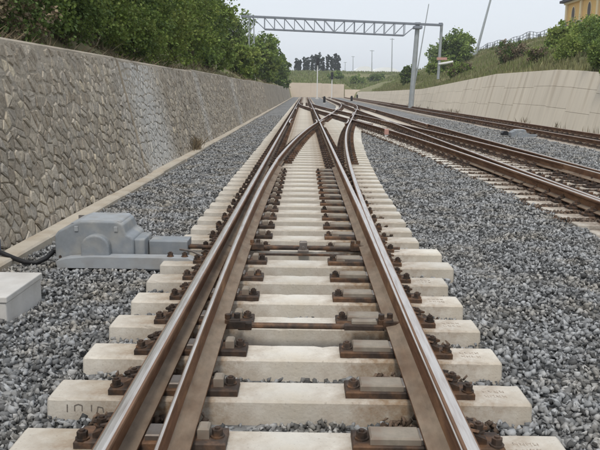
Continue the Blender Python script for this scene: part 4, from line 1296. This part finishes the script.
pts = [(-3.0 + g.gauss(0, .07), 20.3 + g.gauss(0, .25), -.04) for _ in range(160)]
grass('kerb_weeds', pts, .08, .45, 'leaf_dry', 13, 'small dry weeds growing between kerb and stone wall', .012, .9)

# ------------------------------------------------------------------ ballast stones
def hull_templates(k):
    out = []
    for i in range(k):
        bm = bmesh.new()
        ax = (1.0, random.uniform(.7, 1.0), random.uniform(.5, .8))
        for q in range(9):
            p = Vector([random.gauss(0, 1) for _ in range(3)]).normalized()
            p = Vector([max(-.8, min(.8, c * 1.15)) for c in p])
            bm.verts.new((p.x * ax[0], p.y * ax[1], p.z * ax[2]))
        bmesh.ops.convex_hull(bm, input=bm.verts)
        for v_ in [v_ for v_ in bm.verts if not v_.link_faces]: bm.verts.remove(v_)
        bmesh.ops.triangulate(bm, faces=bm.faces)
        bmesh.ops.recalc_face_normals(bm, faces=bm.faces)
        bm.verts.index_update()
        out.append((np.array([v_.co[:] for v_ in bm.verts]), np.array([[v_.index for v_ in f_.verts] for f_ in bm.faces])))
        bm.free()
    return out
TPL = hull_templates(14)
slA = np.array(SLEEP)
def visible(x, y):
    """roughly the ground the camera, or one a step aside, can see"""
    return np.abs(x - .05) < .46 * y + 1.3
def ballast_points(x0, x1, y0, y1, dens, r0, r1):
    n = int((x1 - x0) * (y1 - y0) * dens)
    x = rng.uniform(x0, x1, n); y = rng.uniform(y0, y1, n)
    r = r0 + (r1 - r0) * rng.random(n) ** 1.5
    ok = visible(x, y)
    x, y, r = x[ok], y[ok], r[ok]
    near = slA[(slA[:, 2] > y0 - 1) & (slA[:, 2] < y1 + 1)]
    keep = np.ones(len(x), bool)
    for a, b, yc_ in near:
        m_ = .148 + r * .55
        keep &= ~((x > a - r * .6) & (x < b + r * .6) & (np.abs(y - yc_) < m_))
    for (a, b, c, d) in ((-2.42, -.98, 6.74, 7.5), (-2.75, -2.12, 5.1, 5.9)):
        keep &= ~((x > a) & (x < b) & (y > c) & (y < d))
    return x[keep], y[keep], r[keep]
def base_z(x, y):
    z = -.118 + .018 * np.sin(x * 3.1 + y * 1.7) * np.sin(y * 2.3 - x * 1.1) + .012 * np.sin(x * 7 + 1) * np.sin(y * 6)
    z = np.where(np.abs(x) < .75, z - .012, z)
    z = np.where(np.abs(np.abs(x) - 1.35) < .25, z + .012, z)
    # the neighbouring tracks are filled almost flush with their sleepers
    return z + .085 * np.clip((x - 2.0) / 1.3, 0, 1)
def rail_dist(x, y):
    s_ = y - Y_TOE
    d = np.where(s_ < S1, np.clip(s_, 0, None) ** 2 / 700.0, OFF1 + SL * (s_ - S1))
    r = [np.abs(x + RAILX), np.abs(x - RAILX), np.abs(x - RAILX - d), np.abs(x + RAILX - d)]
    q = D - x
    r2 = [np.abs(q + RAILX), np.abs(q - RAILX), np.abs(q - RAILX - d), np.abs(q + RAILX - d)]
    return np.min(r, axis=0), np.min(r2, axis=0)
def build_ballast(name, label, regs, m='ballast', rust=False):
    Vs, Fs = [], []; off = 0
    for (x0, x1, y0, y1, dens, r0, r1) in regs:
        x, y, r = ballast_points(x0, x1, y0, y1, dens, r0, r1)
        da, db = rail_dist(x, y)
        if rust:
            k_ = (da < .22 + .1 * rng.random(len(x))) | (db < .50 + .15 * rng.random(len(x)))
            x, y, r, da, db = x[k_], y[k_], r[k_], da[k_], db[k_]
            z = np.where(db < da, -.018, np.where(y < 8, -.075, -.05)) + rng.uniform(-.02, .012, len(x))
        else:
            k_ = db > .42 + .2 * rng.random(len(x))
            x, y, r = x[k_], y[k_], r[k_]
            z = base_z(x, y) + rng.uniform(-.012, .022, len(x))
        ti = rng.integers(0, len(TPL), len(x))
        for k in range(len(TPL)):
            s = ti == k; n = s.sum()
            if not n: continue
            tv, tf = TPL[k]
            q = rng.normal(size=(n, 4)); q /= np.linalg.norm(q, axis=1)[:, None]
            w_, a, b, c = q.T
            Rm = np.stack([1 - 2 * (b * b + c * c), 2 * (a * b - c * w_), 2 * (a * c + b * w_), 2 * (a * b + c * w_), 1 - 2 * (a * a + c * c), 2 * (b * c - a * w_), 2 * (a * c - b * w_), 2 * (b * c + a * w_), 1 - 2 * (a * a + b * b)], 1).reshape(n, 3, 3)
            P = np.einsum('nij,vj->nvi', Rm, tv) * r[s][:, None, None] + np.stack([x[s], y[s], z[s]], 1)[:, None, :]
            Vs.append(P.reshape(-1, 3))
            Fs.append((tf[None] + (np.arange(n) * len(tv))[:, None, None] + off).reshape(-1, 3))
            off += n * len(tv)
    V = np.concatenate(Vs); F = np.concatenate(Fs)
    o = obj(name, fastmesh(name, V, F, M[m]))
    tag(o, label, 'ballast', kind='stuff')
    print('ballast', name, len(F))
    return o
build_ballast('ballast', 'grey crushed stone ballast between and beside the tracks', [
    (-2.83, 2.9, 1.9, 4.2, 1500, .014, .038),
    (-2.83, 3.7, 4.2, 9, 1120, .015, .037),
    (-2.83, 4.0, 9, 15, 740, .019, .041),
    (-2.83, 4.6, 15, 24, 520, .022, .042),
    (-2.83, 4.6, 24, 34, 380, .025, .046),
    (D + 1.0, XC - 1.2, 11, 34, 400, .025, .044),
    (-2.83, -1.25, 34, 50, 330, .03, .05),
    (D + 1.2, XC - 1.2, 34, 46, 300, .03, .05),
])
build_ballast('rusty_ballast', 'rust-brown ballast stones lying close along the rails', [
    (-1.2, 1.7, 1.9, 12, 1200, .018, .036),
    (-1.2, 2.6, 12, 34, 520, .022, .042),
    (2.0, D + 1.4, 9, 34, 560, .024, .042),
], 'ballast_rust', True)

# ------------------------------------------------------------------ thin haze over the whole valley
hm = bpy.data.materials.new('haze'); hm.use_nodes = True
for n_ in list(hm.node_tree.nodes): hm.node_tree.nodes.remove(n_)
ho = hm.node_tree.nodes.new('ShaderNodeOutputMaterial'); hv = hm.node_tree.nodes.new('ShaderNodeVolumePrincipled')
hv.inputs['Color'].default_value = (.9, .93, .97, 1); hv.inputs['Density'].default_value = .0006; hv.inputs['Anisotropy'].default_value = .2
hm.node_tree.links.new(hv.outputs[0], ho.inputs['Volume'])
mb = MB(); mb.box(-440, 440, -90, 840, -1.2, 26)
tag(mb.build('haze', hm), 'thin pale haze softening the far trees and banks', 'haze', kind='stuff')
